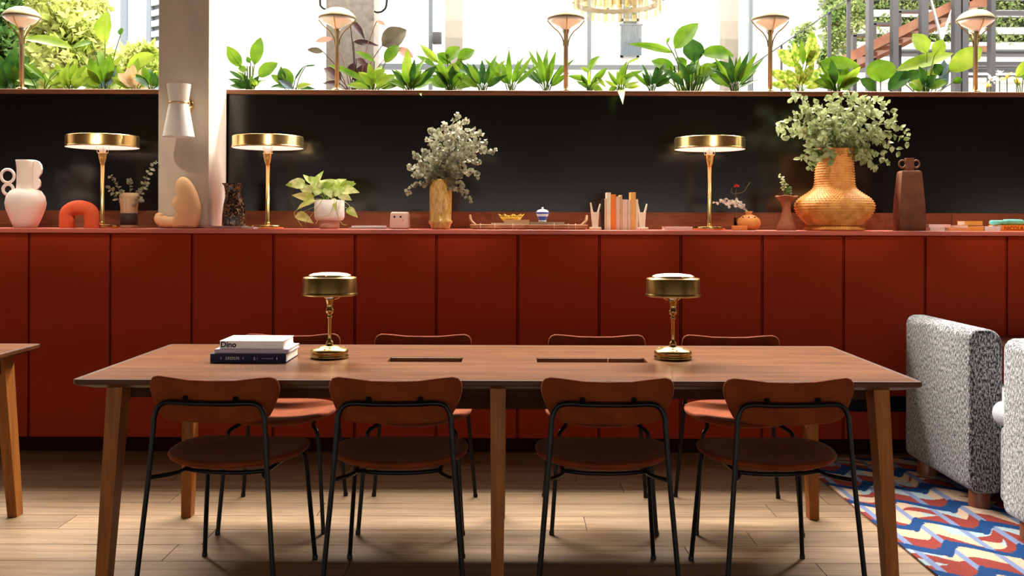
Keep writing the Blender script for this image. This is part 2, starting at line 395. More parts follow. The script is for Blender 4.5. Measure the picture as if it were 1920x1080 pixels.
# pillar
PX0, PX1, PY0, PY1 = X(296, 5.72), X(391, 5.72), 5.72, YP - .024
pil = MB().rbox((PX0, PY0, 1.2365), (PX1, PY1, ZC + 2.0), r=.006).build('pillar', M['plaster']); tag(pil, kind='structure')

# plinth
pl = MB().box((-3.6, 5.60, 0), (3.8, 5.64, .09)).build('baseboard_back', M['plinth']); tag(pl, kind='structure')

# ------------------------------------------------------------------ cabinet units and counter
YD = 5.55
ZD0, ZD1 = .088, 1.207
J = [X(54 + 152.75 * k, YD) for k in range(-1, 14)]
cab_lab = ['red cabinet unit cut off by the left picture edge, behind the small table corner',
 'red cabinet unit under the white jug vase with looped handles', 'red cabinet unit under the small sprig vase, right of the white jug',
 'red cabinet unit under the dark mottled jug beside the pillar', 'red cabinet unit under the potted trailing plant',
 'red cabinet unit under the small pink cube with a face', 'red cabinet unit under the amber glass vase',
 'red cabinet unit under the rattan tray', 'red cabinet unit under the row of upright books',
 'red cabinet unit under the rightmost brass counter lamp', 'red cabinet unit under the woven basket vase',
 'red cabinet unit under the square brown bottle vase, left of the grey armchair', 'red cabinet unit behind the grey armchair, under the orange books',
 'red cabinet unit cut off by the right picture edge']
for k in range(14):
    w = J[k + 1] - J[k]; cx = (J[k] + J[k + 1]) / 2
    c = thing('cabinet', cab_lab[k], 'cabinet', (cx, YD, 0), group='red cabinet units along the wall')
    MB().box((-w / 2 + .0005, .026, .088), (w / 2 - .0005, .49, 1.2105)).build('body', M['red'], c)
    MB().rbox((-w / 2 + .0095, 0, ZD0), (w / 2 - .0045, .022, ZD1), r=.0025, seg=2).build('door', M['red'], c)
    MB().rbox((-w / 2 + .0006, .008, ZD0), (-w / 2 + .0060, .03, ZD1), r=.001, seg=1).build('edge_strip', M['red'], c)
ZT = 1.237
def ctop():
    prof = []
    # rounded nosing
    y0, y1, z0, z1 = 5.528, YP - .001, 1.2108, ZT
    for a in range(0, 7): t = PI / 2 * a / 6; prof.append((y0 + .008 - .008 * math.sin(t), z1 - .008 + .008 * math.cos(t)))
    for a in range(0, 7): t = PI / 2 * a / 6; prof.append((y0 + .006 - .006 * math.cos(t), z0 + .006 - .006 * math.sin(t)))
    prof += [(y1, z0), (y1, z1)]
    n = len(prof); v = [(-3.7, p[0], p[1]) for p in prof] + [(3.9, p[0], p[1]) for p in prof]
    f = [tuple(range(n)), tuple(reversed(range(n, 2 * n)))] + [(k, (k + 1) % n, (k + 1) % n + n, k + n) for k in range(n)]
    return MB().add(v, f)
ct = ctop().build('worktop', M['counter']); tag(ct, 'long red lacquered counter top running over the cabinets', 'counter')
# dark ventilation slot low in the cabinet run, at right behind the table leg
vg = thing('vent_grille', 'black recessed vent strip low on the red cabinets, behind the right table leg', 'vent', (X(1655, 5.54), 5.549, .243))
MB().box((-.21, -.012, 0), (.21, 0, .084)).build('backing', M['black'], vg)
for k in range(4): MB().box((-.205, -.018, .008 + k * .02), (.205, -.0125, .016 + k * .02)).build('slat', M['black'], vg)

# ------------------------------------------------------------------ tables
TX0, TX1, TY0, TY1, TZ = -1.489, 1.404, 3.418, 4.414, .74
TW, TDp = TX1 - TX0, TY1 - TY0
def hole_box(px0, px1): return (X(px0, 3.95) - (TX0 + TX1) / 2, X(px1, 3.95) - (TX0 + TX1) / 2)
HY0, HY1 = 3.874 - (TY0 + TY1) / 2, 4.012 - (TY0 + TY1) / 2
def table_top(holes):
    """chamfered slab; power slots are real openings"""
    mb = MB(); hx, hy = TW / 2, TDp / 2; r = .018
    xs = sorted({-hx + r, hx - r, *[q for h in holes for q in h]}); ys = [-hy + r, HY0, HY1, hy - r] if holes else [-hy + r, hy - r]
    z1, z0 = TZ, TZ - .034
    idx = {}
    for i in range(len(xs) - 1):
        for j in range(len(ys) - 1):
            mid = (xs[i] + xs[i + 1]) / 2
            hole = holes and j == 1 and any(h[0] < mid < h[1] for h in holes)
            if not hole: mb.add([(xs[i], ys[j], z1), (xs[i + 1], ys[j], z1), (xs[i + 1], ys[j + 1], z1), (xs[i], ys[j + 1], z1)], [(0, 1, 2, 3)])
    for h in holes:
        a, b = h; zz = TZ - .05
        v = [(a, HY0, z1), (b, HY0, z1), (b, HY1, z1), (a, HY1, z1), (a, HY0, zz), (b, HY0, zz), (b, HY1, zz), (a, HY1, zz)]
        mb.add(v, [(0, 1, 5, 4), (1, 2, 6, 5), (2, 3, 7, 6), (3, 0, 4, 7), (4, 5, 6, 7)])
    # rim rings: top inner -> edge -> chamfer -> underside, rounded corners in plan
    def ring(inset, z, rad):
        out = []
        for (sx, sy, a0) in ((1, 1, 0), (-1, 1, PI / 2), (-1, -1, PI), (1, -1, 1.5 * PI)):
            for q in range(5):
                a = a0 + PI / 2 * q / 4; out.append((sx * (hx - inset - rad) + rad * math.cos(a), sy * (hy - inset - rad) + rad * math.sin(a), z))
        return out
    rings = [ring(r, z1, .0005), ring(.0015, z1, .02), ring(0, z1 - .002, .02), ring(0, z1 - .015, .02), ring(.003, z1 - .0185, .02), ring(.045, z0, .02), ]
    n = len(rings[0]); v = [p for rg in rings for p in rg]; f = []
    for i in range(len(rings) - 1):
        for k in range(n): f.append((i * n + k, i * n + (k + 1) % n, (i + 1) * n + (k + 1) % n, (i + 1) * n + k))
    f.append(tuple(range((len(rings) - 1) * n, len(rings) * n)))
    return mb, MB().add(v, f)
def make_table(name, label, cx, holes, tray=True):
    t = thing(name, label, 'table', (cx, (TY0 + TY1) / 2, 0))
    MBt, rim = table_top(holes); me = MBt.mesh('table_top'); rim.build('edge', M['edge'], t)
    tp = link('table_top', me, M['table'], t)
    if holes:
        for h in holes:
            MB().box((h[0] + .002, HY1 - .008, TZ - .045), (h[1] - .002, HY1 - .0005, TZ - .0015)).build('slot_lid', M['slot'], tp)
        s = X(1143, 3.95) - (TX0 + TX1) / 2
        MB().box((s - .0016, HY1 - .012, TZ - .04), (s + .0016, HY1 - .0082, TZ - .001)).build('divider', M['palebrass'], tp)
    hx, hy = TW / 2, TDp / 2
    for lx in (-1, 0, 1):
        for ly in (-1, 1):
            top = (lx * (hx - .125), ly * (hy - .095), TZ - .034); bot = (lx * (hx - .092), ly * (hy - .045), 0)
            mb = MB(); mb.frustum(bot, (.0205, .028), (top[0] + (bot[0] - top[0]) * .1, top[1] + (bot[1] - top[1]) * .1, TZ * .86), (.026, .041)).frustum((top[0] + (bot[0] - top[0]) * .1, top[1] + (bot[1] - top[1]) * .1, TZ * .86), (.026, .041), top, (.027, .042))
            mb.build('leg', M['leg'], t)
    for sy in (-1, 1): MB().box((-hx + .16, sy * (hy - .12) - .011, TZ - .078), (hx - .16, sy * (hy - .12) + .011, TZ - .0345)).build('apron', M['dark_wood'], t)
    for sx in (-1, 1):
        MB().prism([(-hy + .13, TZ - .0345), (hy - .13, TZ - .0345), (hy - .13, TZ - .115), (hy - .2, TZ - .078), (-hy + .2, TZ - .078), (-hy + .13, TZ - .115)], -.011, .011, Matrix.Translation((sx * (hx - .125), 0, 0)) @ Matrix.Rotation(PI / 2, 4, 'Z')).build('end_apron', M['dark_wood'], t)
    if tray: MB().box((-.20, -hy + .16, TZ - .125), (.21, hy - .16, TZ - .0785)).build('cable_tray', M['dark_wood'], t)
    return t
M['slot'] = wood('slot_wood', (.16, .06, .02), (.26, .11, .04), rough=.5, along='x', scale=5)
M['dark_wood'] = wood('dark_walnut', (.03, .010, .004), (.055, .02, .009), rough=.6, along='x', scale=5, spec=.05)
make_table('dining_table', 'long walnut table on six legs with eight chairs drawn up', (TX0 + TX1) / 2, [hole_box(731, 868), hole_box(1007, 1211)])
make_table('dining_table', 'wooden table cut off by the left picture edge, only a corner showing', -2.053 - TW / 2, [], False)

# ------------------------------------------------------------------ chairs
def make_chair():
    c = thing('dining_chair', '', 'chair')
    # seat: dished shell with rounded shield outline
    ol = []
    for k in range(40):
        a = 2 * PI * k / 40; ca, sa = math.cos(a), math.sin(a); e = 2 / 2.35
        x = .238 * math.copysign(abs(ca) ** e, ca); yy = .245 * math.copysign(abs(sa) ** e, sa); x *= 1 + .05 * sa
        ol.append((x, yy))
    def dish(p): 
        q = (p.x / .238) ** 2; r = (p.y / .245)
        return Vector((p.x, p.y, .444 + p.z * (1) + .026 * q + (.012 * r * r if r > 0 else .020 * r * r) - .012 * max(0, r - .6)))
    MB().pillow(ol, .030, dish).build('seat', M['velvet'], c)
    # backrest outline in x,z
    half = [(.0, .754), (.08, .7555), (.15, .7635), (.192, .766), (.209, .760), (.2185, .747), (.222, .728), (.2195, .71), (.211, .685), (.199, .656), (.187, .634), (.170, .6205), (.14, .6135), (.08, .6105), (0, .6100)]
    ol2 = [(x, z) for x, z in half] + [(-x, z) for x, z in reversed(half[1:-1])]
    def curve(p): return Vector((p.x, -.268 + p.y + .55 * p.x * p.x - .12 * (p.z - .69), p.z))
    MB().pillow(ol2, .026, curve, axis='y', c=(0, .69), rings=(1, .99, .965, .9, .6, .3), pw=4).build('backrest', M['velvet'], c)
    R = .0088
    hoop = spline([(-.187, -.296, .60), (-.184, -.294, .64), (-.168, -.292, .673), (-.135, -.292, .683), (-.07, -.296, .681), (0, -.297, .6805), (.07, -.296, .681), (.135, -.292, .683), (.168, -.292, .673), (.184, -.294, .64), (.187, -.296, .60)], 5)
    bf = MB().tube(hoop, R, 8).build('back_frame', M['black'], c)
    for s in (-1, 1):
        MB().tube([(s * .085, -.293, .684), (s * .085, -.284, .697), (s * .085, -.276, .697)], [.009, .010, .006], 8).build('bracket', M['black'], bf)
        rl = MB().tube([(s * .187, -.296, .605), (s * .198, -.305, .45), (s * .236, -.338, .006)], R, 8).build('leg', M['black'], c)
        MB().lathe([(.0105, 0), (.0105, .012), (.009, .016)], 10, (s * .2365, -.3385, 0)).build('foot_cap', M['black'], rl)
        fr = spline([(s * .150, .06, .426), (s * .160, .15, .424), (s * .178, .19, .414), (s * .185, .197, .385), (s * .192, .203, .32), (s * .214, .232, .006)], 4)
        flg = MB().tube(fr, R, 8).build('leg', M['black'], c)
        MB().lathe([(.0105, 0), (.0105, .012), (.009, .016)], 10, (s * .2142, .2325, 0)).build('foot_cap', M['black'], flg)
        MB().tube(spline([(s * .2, -.3065, .436), (s * .16, -.22, .428), (s * .145, -.14, .424), (s * .15, .06, .4255)], 4), .0075, 8).build('seat_rail', M['black'], c)
    MB().tube(spline([(-.147, -.13, .424), (-.06, -.15, .420), (.06, -.15, .420), (.147, -.13, .424)], 4), .0075, 8).build('cross_bar', M['black'], c)
    return c
ch0 = make_chair()
fr = [(X(399, 3.33), 1, -4, 'rust upholstered chair in the front row, leftmost, nearest the stacked books'), (X(742, 3.33), 0, 1.5, 'rust upholstered chair in the front row, second from left, left of the middle table leg'),
      (X(1141, 3.33), 0, -1, 'rust upholstered chair in the front row, third from left, right of the middle table leg'), (X(1484, 3.33), 0, 3.0, 'rust upholstered chair in the front row, rightmost, nearest the grey armchairs')]
bk = [(X(549, 4.62), 'rust upholstered chair on the far side of the table, behind the stacked books', 2.5), (X(795, 4.62), 'rust upholstered chair on the far side, second from left', -1.0),
      (X(1119, 4.62), 'rust upholstered chair on the far side, third from left', -1.0), (X(1369, 4.62), 'rust upholstered chair on the far side, rightmost, behind the right table lamp', -3)]
first = True
for (cx, _, a, lab) in fr:
    o = ch0 if first else copy_tree(ch0); first = False
    ra = math.radians(a); o.location = (cx - .268 * math.sin(ra), 3.33 + .268 * math.cos(ra), 0); o.rotation_euler = (0, 0, ra); o['label'] = lab; o['group'] = 'chairs around the long table'
for (cx, lab, a) in bk:
    o = copy_tree(ch0); ra = math.radians(a)
    o.location = (cx + .268 * math.sin(ra), 4.62 - .268 * math.cos(ra), 0); o.rotation_euler = (0, 0, PI + ra); o['label'] = lab; o['group'] = 'chairs around the long table'

# ------------------------------------------------------------------ rug and armchairs
def rug_col(x, y):
    blue = (.006, .038, .13); cream = (.46, .33, .23); red = (.20, .032, .024); pale = (.27, .35, .37); lav = (.15, .19, .32); navy = (.01, .03, .10)
    per = .272; u = ((x - 1.755) / per) % 1.0
    # sharp rise, slow fall
    w = (1 - u / .70) if u < .70 else (u - .70) / .30
    w = w * w * (3 - 2 * w)
    rib = .31
    yy = y - 3.86 - .115 * w - .03 * math.sin(x * 5)
    k = math.floor(yy / rib + .5); d = yy - k * rib
    if abs(d) < .034 + .02 * (1 if u > .68 else 0) + .006 * math.sin(x * 9 + k): return blue
    # pale lavender stripes run along the rug
    sx = (x - 1.725) / .148; ks = math.floor(sx + .5)
    if abs(sx - ks) < .095: return lav
    v = (d / rib) % 1.0
    b = .46 + .25 * math.sin(x * 2 * PI / .50 + k * 1.9) + .1 * math.sin(x * 13 + k)
    cell = (ks * 3 + k * 5) % 7
    if v < b: return red
    return pale if cell in (1, 4, 6) else cream
def build_rug():
    x0, x1, y0, y1, st = 1.545, 3.05, 3.25, 5.45, .0055
    nx, ny = int((x1 - x0) / st), int((y1 - y0) / st)
    vs = []; cols = []
    for j in range(ny + 1):
        for i in range(nx + 1):
            x, y = x0 + i * st, y0 + j * st; vs.append((x, y, .010)); cols.extend((*rug_col(x, y), 1))
    fs = [(j * (nx + 1) + i, j * (nx + 1) + i + 1, (j + 1) * (nx + 1) + i + 1, (j + 1) * (nx + 1) + i) for j in range(ny) for i in range(nx)]
    # skirt
    edge = [i for i in range(nx + 1)] + [(j) * (nx + 1) + nx for j in range(1, ny + 1)] + [ny * (nx + 1) + i for i in range(nx - 1, -1, -1)] + [j * (nx + 1) for j in range(ny - 1, 0, -1)]
    n0 = len(vs)
    for q in edge: vs.append((vs[q][0], vs[q][1], 0.0005)); cols.extend((.25, .12, .08, 1))
    ne = len(edge)
    for k in range(ne): fs.append((edge[k], n0 + k, n0 + (k + 1) % ne, edge[(k + 1) % ne]))
    me = new_mesh('rug', vs, fs); ca = me.color_attributes.new('pattern', 'FLOAT_COLOR', 'POINT'); ca.data.foreach_set('color', cols)
    m, nt, b = _base('patterned_wool'); N = nt.nodes; L = nt.links
    at = N.new('ShaderNodeAttribute'); at.attribute_name = 'pattern'; nz = N.new('ShaderNodeTexNoise'); nz.inputs['Scale'].default_value = 90; nz.inputs['Detail'].default_value = 4
    tc = N.new('ShaderNodeTexCoord'); L.new(tc.outputs['Object'], nz.inputs['Vector']); hs = N.new('ShaderNodeHueSaturation'); mr = N.new('ShaderNodeMapRange'); mr.inputs[3].default_value = .75; mr.inputs[4].default_value = 1.25
    L.new(nz.outputs['Fac'], mr.inputs[0]); L.new(mr.outputs[0], hs.inputs['Value']); L.new(at.outputs['Color'], hs.inputs['Color']); L.new(hs.outputs[0], b.inputs['Base Color']); b.inputs['Roughness'].default_value = .95; b.inputs['Specular IOR Level'].default_value = .1
    bp = N.new('ShaderNodeBump'); bp.inputs['Strength'].default_value = .5; bp.inputs['Distance'].default_value = .004; L.new(nz.outputs['Fac'], bp.inputs['Height']); L.new(bp.outputs[0], b.inputs['Normal'])
    o = link('rug', me, m); tag(o, 'wool rug with blue waves on red, cream and pale blue, under the armchairs', 'rug')
build_rug()

def armchair(label, y0, y1, seat_far):
    """low boxy armchair seen from behind: thick back slab at x=0, seat to +x"""
    t = thing('armchair', label, 'armchair', (2.035, y0, .010), group='speckled grey armchairs')
    d = y1 - y0
    def slab(w, z0, z1, r):  # rounded slab profile in x,z extruded in y
        pr = []
        for (sx, sz, a0, rr) in ((1, 1, 0, r[1]), (0, 1, PI / 2, r[0]), (0, 0, PI, r[2]), (1, 0, 1.5 * PI, r[3])):
            for q in range(7):
                a = a0 + PI / 2 * q / 6
                cx = (w - rr) if sx else rr; cz = (z1 - rr) if sz else z0 + rr
                pr.append((cx + rr * math.cos(a), cz + rr * math.sin(a)))
        return pr
    def soft(pr, ya, yb, e=.02):
        n = len(pr); cx = sum(p[0] for p in pr) / n; cz = sum(p[1] for p in pr) / n; v = []; f = []
        xs = [p[0] for p in pr]; zs = [p[1] for p in pr]; hw = (max(xs) - min(xs)) / 2; hz = (max(zs) - min(zs)) / 2; mx = (max(xs) + min(xs)) / 2; mz = (max(zs) + min(zs)) / 2
        steps = [(ya, e), (ya + e * .3, e * .29), (ya + e, 0), (yb - e, 0), (yb - e * .3, e * .29), (yb, e)]
        for yy, ins in steps:
            for p in pr: v.append((mx + (p[0] - mx) * (hw - ins) / hw, yy, mz + (p[1] - mz) * (hz - ins) / hz))
        for i in range(len(steps) - 1):
            for k in range(n): f.append((i * n + k, i * n + (k + 1) % n, (i + 1) * n + (k + 1) % n, (i + 1) * n + k))
        mb = MB().add(v, f, True); mb.add(v[:n], [tuple(range(n))]); mb.add(v[-n:], [tuple(reversed(range(n)))]); return mb
    soft(slab(.15, .07, .80, (.045, .07, .05, .03)), 0, d).build('backrest', M['boucle'], t)
    if seat_far: soft(slab(.60, .07, .425, (.03, .03, .03, .03)), -.0, d + seat_far).build('seat_base', M['boucle'], t, loc=(.155, 0, 0)); \
        soft(slab(.56, .427, .53, (.05, .04, .03, .03)), 0, d + seat_far, .03).build('seat_cushion', M['pad'], t, loc=(.155, 0, 0))
    else:
        soft(slab(.40, .07, .36, (.03, .03, .03, .03)), 0.02, d - .02).build('seat_base', M['boucle'], t, loc=(.155, 0, 0))
        soft(slab(.40, .362, .45, (.03, .03, .03, .03)), 0.02, d - .02, .03).build('seat_cushion', M['pad'], t, loc=(.155, 0, 0))
    for fx in (.075, .45 if not seat_far else .65):
        for fy in (.07, d - .1):
            MB().lathe([(.046, 0), (.046, .068), (.044, .072)], 20, (fx, fy, 0)).build('foot', M['foot'], t)
    return t
armchair('speckled grey boucle armchair seen from behind, right of the long table', 4.46, 5.20, 0)
def armchair2():
    t = armchair('speckled grey boucle armchair cut off by the right picture edge', 3.40, 4.145, 0); t.location.x = 2.022
    for c in list(t.children):
        if c.name.startswith('seat'): bpy.data.objects.remove(c)
    pr = MB().rbox((0, 0, .07), (.5, .94, .425), r=.03).build('seat_base', M['boucle'], t, loc=(.152, .0, 0))
    MB().rbox((-.07, .75, .07), (.0, .94, .405), r=.03).build('seat_wing', M['boucle'], t, loc=(.15, 0, 0))
    MB().rbox((0, 0, .427), (.5, .94, .535), r=.045, seg=4).build('seat_cushion', M['pad'], t, loc=(.152, 0, 0))
    MB().rbox((-.115, .75, .407), (.06, .94, .515), r=.05, seg=4).build('cushion_wing', M['pad'], t, loc=(.15, 0, 0))
armchair2()
st = thing('side_table', 'sliver of a wooden side table showing between the two grey armchairs', 'side table', (2.68, 5.37, .010))
MB().rbox((-.25, -.14, .625), (.3, .14, .655), r=.006).build('table_top', M['ledge'], st)
for sx in (-.2, .25):
    for sy in (-.1, .1): MB().frustum((sx, sy, 0), (.014, .014), (sx, sy, .625), (.02, .02)).build('leg', M['leg'], st)
# ------------------------------------------------------------------ brass lamps on the long table
def table_lamp():
    t = thing('table_lamp', '', 'lamp', group='small brass lamps on the long table'); B = M['oldbrass']
    MB().lathe([(.0, 0), (.070, 0), (.074, .004), (.075, .010), (.071, .014), (.0715, .018), (.074, .022), (.073, .030), (.068, .036), (.045, .040), (.040, .044), (.034, .047), (.014, .050), (0, .051)], 48).build('base', B, t)
    for a in (20, 140, 260): MB().ellipsoid((.055 * math.cos(math.radians(a)), .055 * math.sin(math.radians(a)), .039), (.004, .004, .003), 8, 6).build('screw', B, t)
    MB().lathe([(.0, .048), (.012, .049), (.0155, .057), (.0125, .066), (.0075, .070), (.0068, .08), (.0062, .155), (.0105, .158), (.0105, .164), (.007, .167), (.0075, .173), (.0135, .177), (.0165, .184), (.0165, .190), (.0130, .193), (.0130, .218), (.0155, .221), (.0155, .226), (.018, .229), (.018, .234), (.0, .235)], 24).build('stem', B, t)
    MB().lathe([(.013, .232), (.0155, .25), (.016, .27), (.008, .285), (0, .288)], 16).build('bulb', M['opal'], t)
    for a in (0, 120, 240):
        c, s = math.cos(math.radians(a + 15)), math.sin(math.radians(a + 15))
        MB().tube(spline([(.017 * c, .017 * s, .231), (.035 * c, .035 * s, .236), (.045 * c, .045 * s, .25), (.062 * c, .062 * s, .262), (.10 * c, .10 * s, .268)], 4), .0018, 6).build('shade_arm', M['brass'], t)
    sh = MB().lathe([(.104, .2475), (.1085, .249), (.1095, .253), (.107, .257), (.1055, .262), (.1055, .314), (.103, .319), (.081, .322), (.079, .325)], 64, caps=False); sh.lathe([(.103, .249), (.1035, .312), (.08, .318)], 64, caps=False); sh.build('shade', B, t)
    MB().lathe([(.083, .3225), (.082, .328), (.07, .333), (.04, .337), (0, .338)], 48).build('shade_cap', M['palebrass'], t)
    MB().tube([(0, -.082, .324), (0, -.083, .3285)], .003, 8).build('cap_knob', M['brass'], t)
    return t
tl = table_lamp(); tl.location = P(618, 671.5, 3.985); tl.location.z = TZ; tl['label'] = 'small brass table lamp on the long table beside the stacked books'
t2 = copy_tree(tl); t2.location = P(1261.5, 674, 3.985); t2.location.z = TZ; t2['label'] = 'small brass table lamp on the right half of the long table'; t2.rotation_euler.z = .3

# ------------------------------------------------------------------ books
def book(name, label, x0, x1, yf, depth, z, th, cover, group=None, pages=None, rz=0, cover_t=.0025, cat='book', spine='front'):
    """a book lying flat: two boards, a spine towards the camera, a page block"""
    w = x1 - x0; t = thing(name, label, cat, ((x0 + x1) / 2, yf + depth / 2, z), rz, group); hw, hd = w / 2, depth / 2; pm = pages or M['paper']
    mb = MB().box((-hw, -hd, 0), (hw, hd, cover_t)).box((-hw, -hd, th - cover_t), (hw, hd, th))
    if spine == 'front': mb.box((-hw, -hd, cover_t), (hw, -hd + cover_t, th - cover_t))
    else: mb.box((-hw, -hd, cover_t), (-hw + cover_t, hd, th - cover_t))
    mb.build('cover', cover, t)
    MB().box((-hw + .003, -hd + .003, cover_t), (hw - .003, hd - .003, th - cover_t)).build('page_block', pm, t)
    return t
flat('navy', (.006, .010, .045), .45); flat('lilac', (.50, .42, .52), .5); flat('white_cover', (.85, .83, .84), .45); flat('ink', (.004, .004, .004), .6); flat('yellow_print', (.78, .70, .30), .5); flat('grey_print', (.45, .47, .50), .5); flat('white_ink', (.75, .75, .8), .6)
D0 = 3.835
b1 = book('book', 'navy blue book at the bottom of the stack on the table', X(395, D0), X(537, D0), D0, .225, TZ + .0005, .0335, M['navy'])
b2 = book('book', 'thin lilac book in the middle of the stack on the table', X(404, D0 + .02), X(542, D0 + .02), D0 + .015, .20, TZ + .0345, .0150, M['lilac'])
b3 = book('book', 'white book with bold black lettering, topmost of the stack', X(413, D0 + .03), X(532, D0 + .03), D0 + .03, .19, TZ + .050, .0300, M['white_cover'])
me = text_mesh('Dino', .030, .0004, .0007)
link('lettering', me, M['ink'], b3, loc=(-.119, -.0962, .006), rot=(PI / 2, 0, 0))
MB().box((-.06, -.045, .0300), (.055, .055, .0303)).build('cover_print', M['yellow_print'], b3)
MB().box((.075, -.05, .0300), (.105, .06, .0303)).build('cover_print', M['grey_print'], b3)
mb = MB()
for k in range(7):
    zz = .0165; xx = -.085 + k * .0078
    mb.box((xx, -.1131, zz - .006), (xx + .0016, -.1124, zz + .006)).box((xx + .003, -.1131, zz - .005 + .003 * (k % 2)), (xx + .0055, -.1124, zz - .002 + .003 * (k % 2))).box((xx + .003, -.1131, zz + .002), (xx + .0048, -.1124, zz + .005))
for k, h in ((-.104, .004), (-.02, .004)): mb.box((k, -.1131, .0165 - h), (k + .0022, -.1124, .0165 + h))
mb.box((.022, -.1131, .0115), (.0255, -.1124, .0215)).box((.0195, -.1131, .011), (.028, -.1124, .0125)).box((.034, -.1131, .013), (.0355, -.1124, .018))
for k in range(9): mb.box((.052 + k * .005, -.1131, .0155), (.0552 + k * .005, -.1124, .0172))
mb.box((.108, -.1131, .012), (.111, -.1124, .0205)); mb.build('spine_print', M['white_ink'], b1)

# ------------------------------------------------------------------ things on the counter
def on(px, D): return Vector((X(px, D), D, ZT))
def prof(pts, base, D): return [(hw * D / F, (base - yy) * D / F) for hw, yy in pts]
def counter_lamp():
    t = thing('counter_lamp', '', 'lamp', group='tall brass lamps on the red counter'); B = M['brass']
    MB().lathe([(0, 0), (.088, 0), (.090, .003), (.090, .017), (.087, .020), (.02, .022), (0, .022)], 48).build('base', B, t)
    MB().lathe([(.0, .02), (.016, .021), (.0165, .03), (.0135, .036), (.0118, .04), (.0118, .372), (.0, .372)], 20).build('stem', B, t)
    MB().lathe([(.012, .366), (.0155, .372), (.0165, .378), (.019, .384), (.024, .405), (.0265, .425), (.0285, .428), (.0285, .434), (.0, .434)], 24).build('socket', B, t)
    MB().lathe([(.016, .434), (.020, .445), (.0205, .458), (.012, .462), (0, .4625)], 16).build('bulb', M['opal'], t)
    for a in range(4):
        c, s = math.cos(a * PI / 2 + .5), math.sin(a * PI / 2 + .5)
        MB().tube([(.0275 * c, .0275 * s, .431), (.033 * c, .033 * s, .458), (.036 * c, .036 * s, .50)], .0016, 6).build('shade_wire', M['palebrass'], t)
    sh = MB().lathe([(.2015, .4625), (.204, .464), (.2045, .468), (.2020, .471), (.2000, .474), (.2000, .525), (.197, .530), (.15, .534), (0, .536)], 72, caps=False); sh.build('shade', B, t)
    MB().lathe([(.1995, .4632), (.197, .4640), (.12, .470), (0, .472)], 64, caps=False).build('lining', M['inner'], t)
    return t
cl1 = counter_lamp()
for i, (px, lab) in enumerate([(192, 'tall brass drum-shade lamp on the counter, left of the pillar behind the red arch'), (502, 'tall brass drum-shade lamp on the counter, right of the dark mottled jug'), (1330, 'tall brass drum-shade lamp on the counter, left of the woven basket vase')]):
    o = cl1 if i == 0 else copy_tree(cl1); o.location = on(px, 5.80); o['label'] = lab; o.rotation_euler.z = i * .4

# white jug with looped handles
D = 5.74; k = D / F
flat('blush', (.88, .76, .70), .6, scale=8); flat('terracotta_red', (.66, .10, .035), .7, scale=40, bump=.1); flat('peach', (.86, .52, .27), .75, scale=20, bump=.08, var=.06)
t = thing('jug_vase', 'blush white jug vase with two ring handles and a wavy fin', 'vase', on(48, D))
MB().lathe(prof([(0, 423), (19, 423), (21, 421), (28, 404), (34, 388), (36, 377), (33.5, 364), (27, 354), (20, 350.5), (16.5, 349), (15.8, 340), (15.5, 315), (17, 300), (17.8, 296), (16.6, 296), (14, 315), (14, 340), (0, 342)], 423, D), 40).build('body', M['blush'], t)
def flatring(cx, cz, ro, ri, y0, th): 
    pts = [(cx + (ro + ri) / 2 * math.cos(a), y0, cz + (ro + ri) / 2 * math.sin(a)) for a in [2 * PI * q / 28 for q in range(28)]]
    return MB().tube(pts, (ro - ri) / 2, 10, closed=True)
flatring(-34 * k, (423 - 326) * k, 15 * k, 9.5 * k, 0, 0).build('handle', M['blush'], t); flatring(-33 * k, (423 - 351) * k, 12.5 * k, 6.5 * k, 0, 0).build('handle', M['blush'], t)
fin = [(12, 296.5), (18, 296.3), (25, 299), (29.5, 305), (31, 313), (29.5, 321), (25, 327), (23.5, 330), (26.5, 333), (28, 338), (27.5, 344), (24, 349), (18, 353), (12, 353)]
MB().prism([(a * k, (423 - b) * k) for a, b in fin], -.008, .008).build('fin', M['blush'], t)
# red arch
a = MB(); pts = [(-23 * k, 0, 0), (-23 * k, 0, .03)] + [(-23 * k * math.cos(q), 0, (424 - 400.5) * k + (14.5 + 0) * k * math.sin(q) * 1.0) for q in [PI * i / 14 for i in range(15)]] + [(23 * k, 0, .03), (23 * k, 0, 0)]
a.tube(pts, 13.6 * k, 16); o = a.build('arch_ornament', M['terracotta_red'], None, loc=on(149, 5.655)); tag(o, 'small red clay arch ornament in front of the left brass lamp', 'ornament')
# small glass vase with sprigs
flat('amber_clear', (.70, .46, .28), .15, trans=.25, scale=30); flat('grey_leaf', (.20, .20, .13), .6, var=.3); flat('dark_print', (.05, .03, .025), .6)
D = 5.72; k = D / F
t = thing('bud_vase', 'small brownish glass vase with dark label left of the pillar', 'vase', on(242, D))
MB().lathe(prof([(0, 424), (14.5, 424), (15.5, 422), (15.5, 385), (17, 376), (17.5, 366), (16.5, 358), (15.3, 358), (15.8, 376), (14, 386), (14, 420), (0, 421)], 424, D), 28).build('body', M['amber_clear'], t)
MB().lathe(prof([(14.2, 418), (15.8, 418), (15.8, 396), (14.2, 396)], 424, D), 28).build('label', M['dark_print'], t)

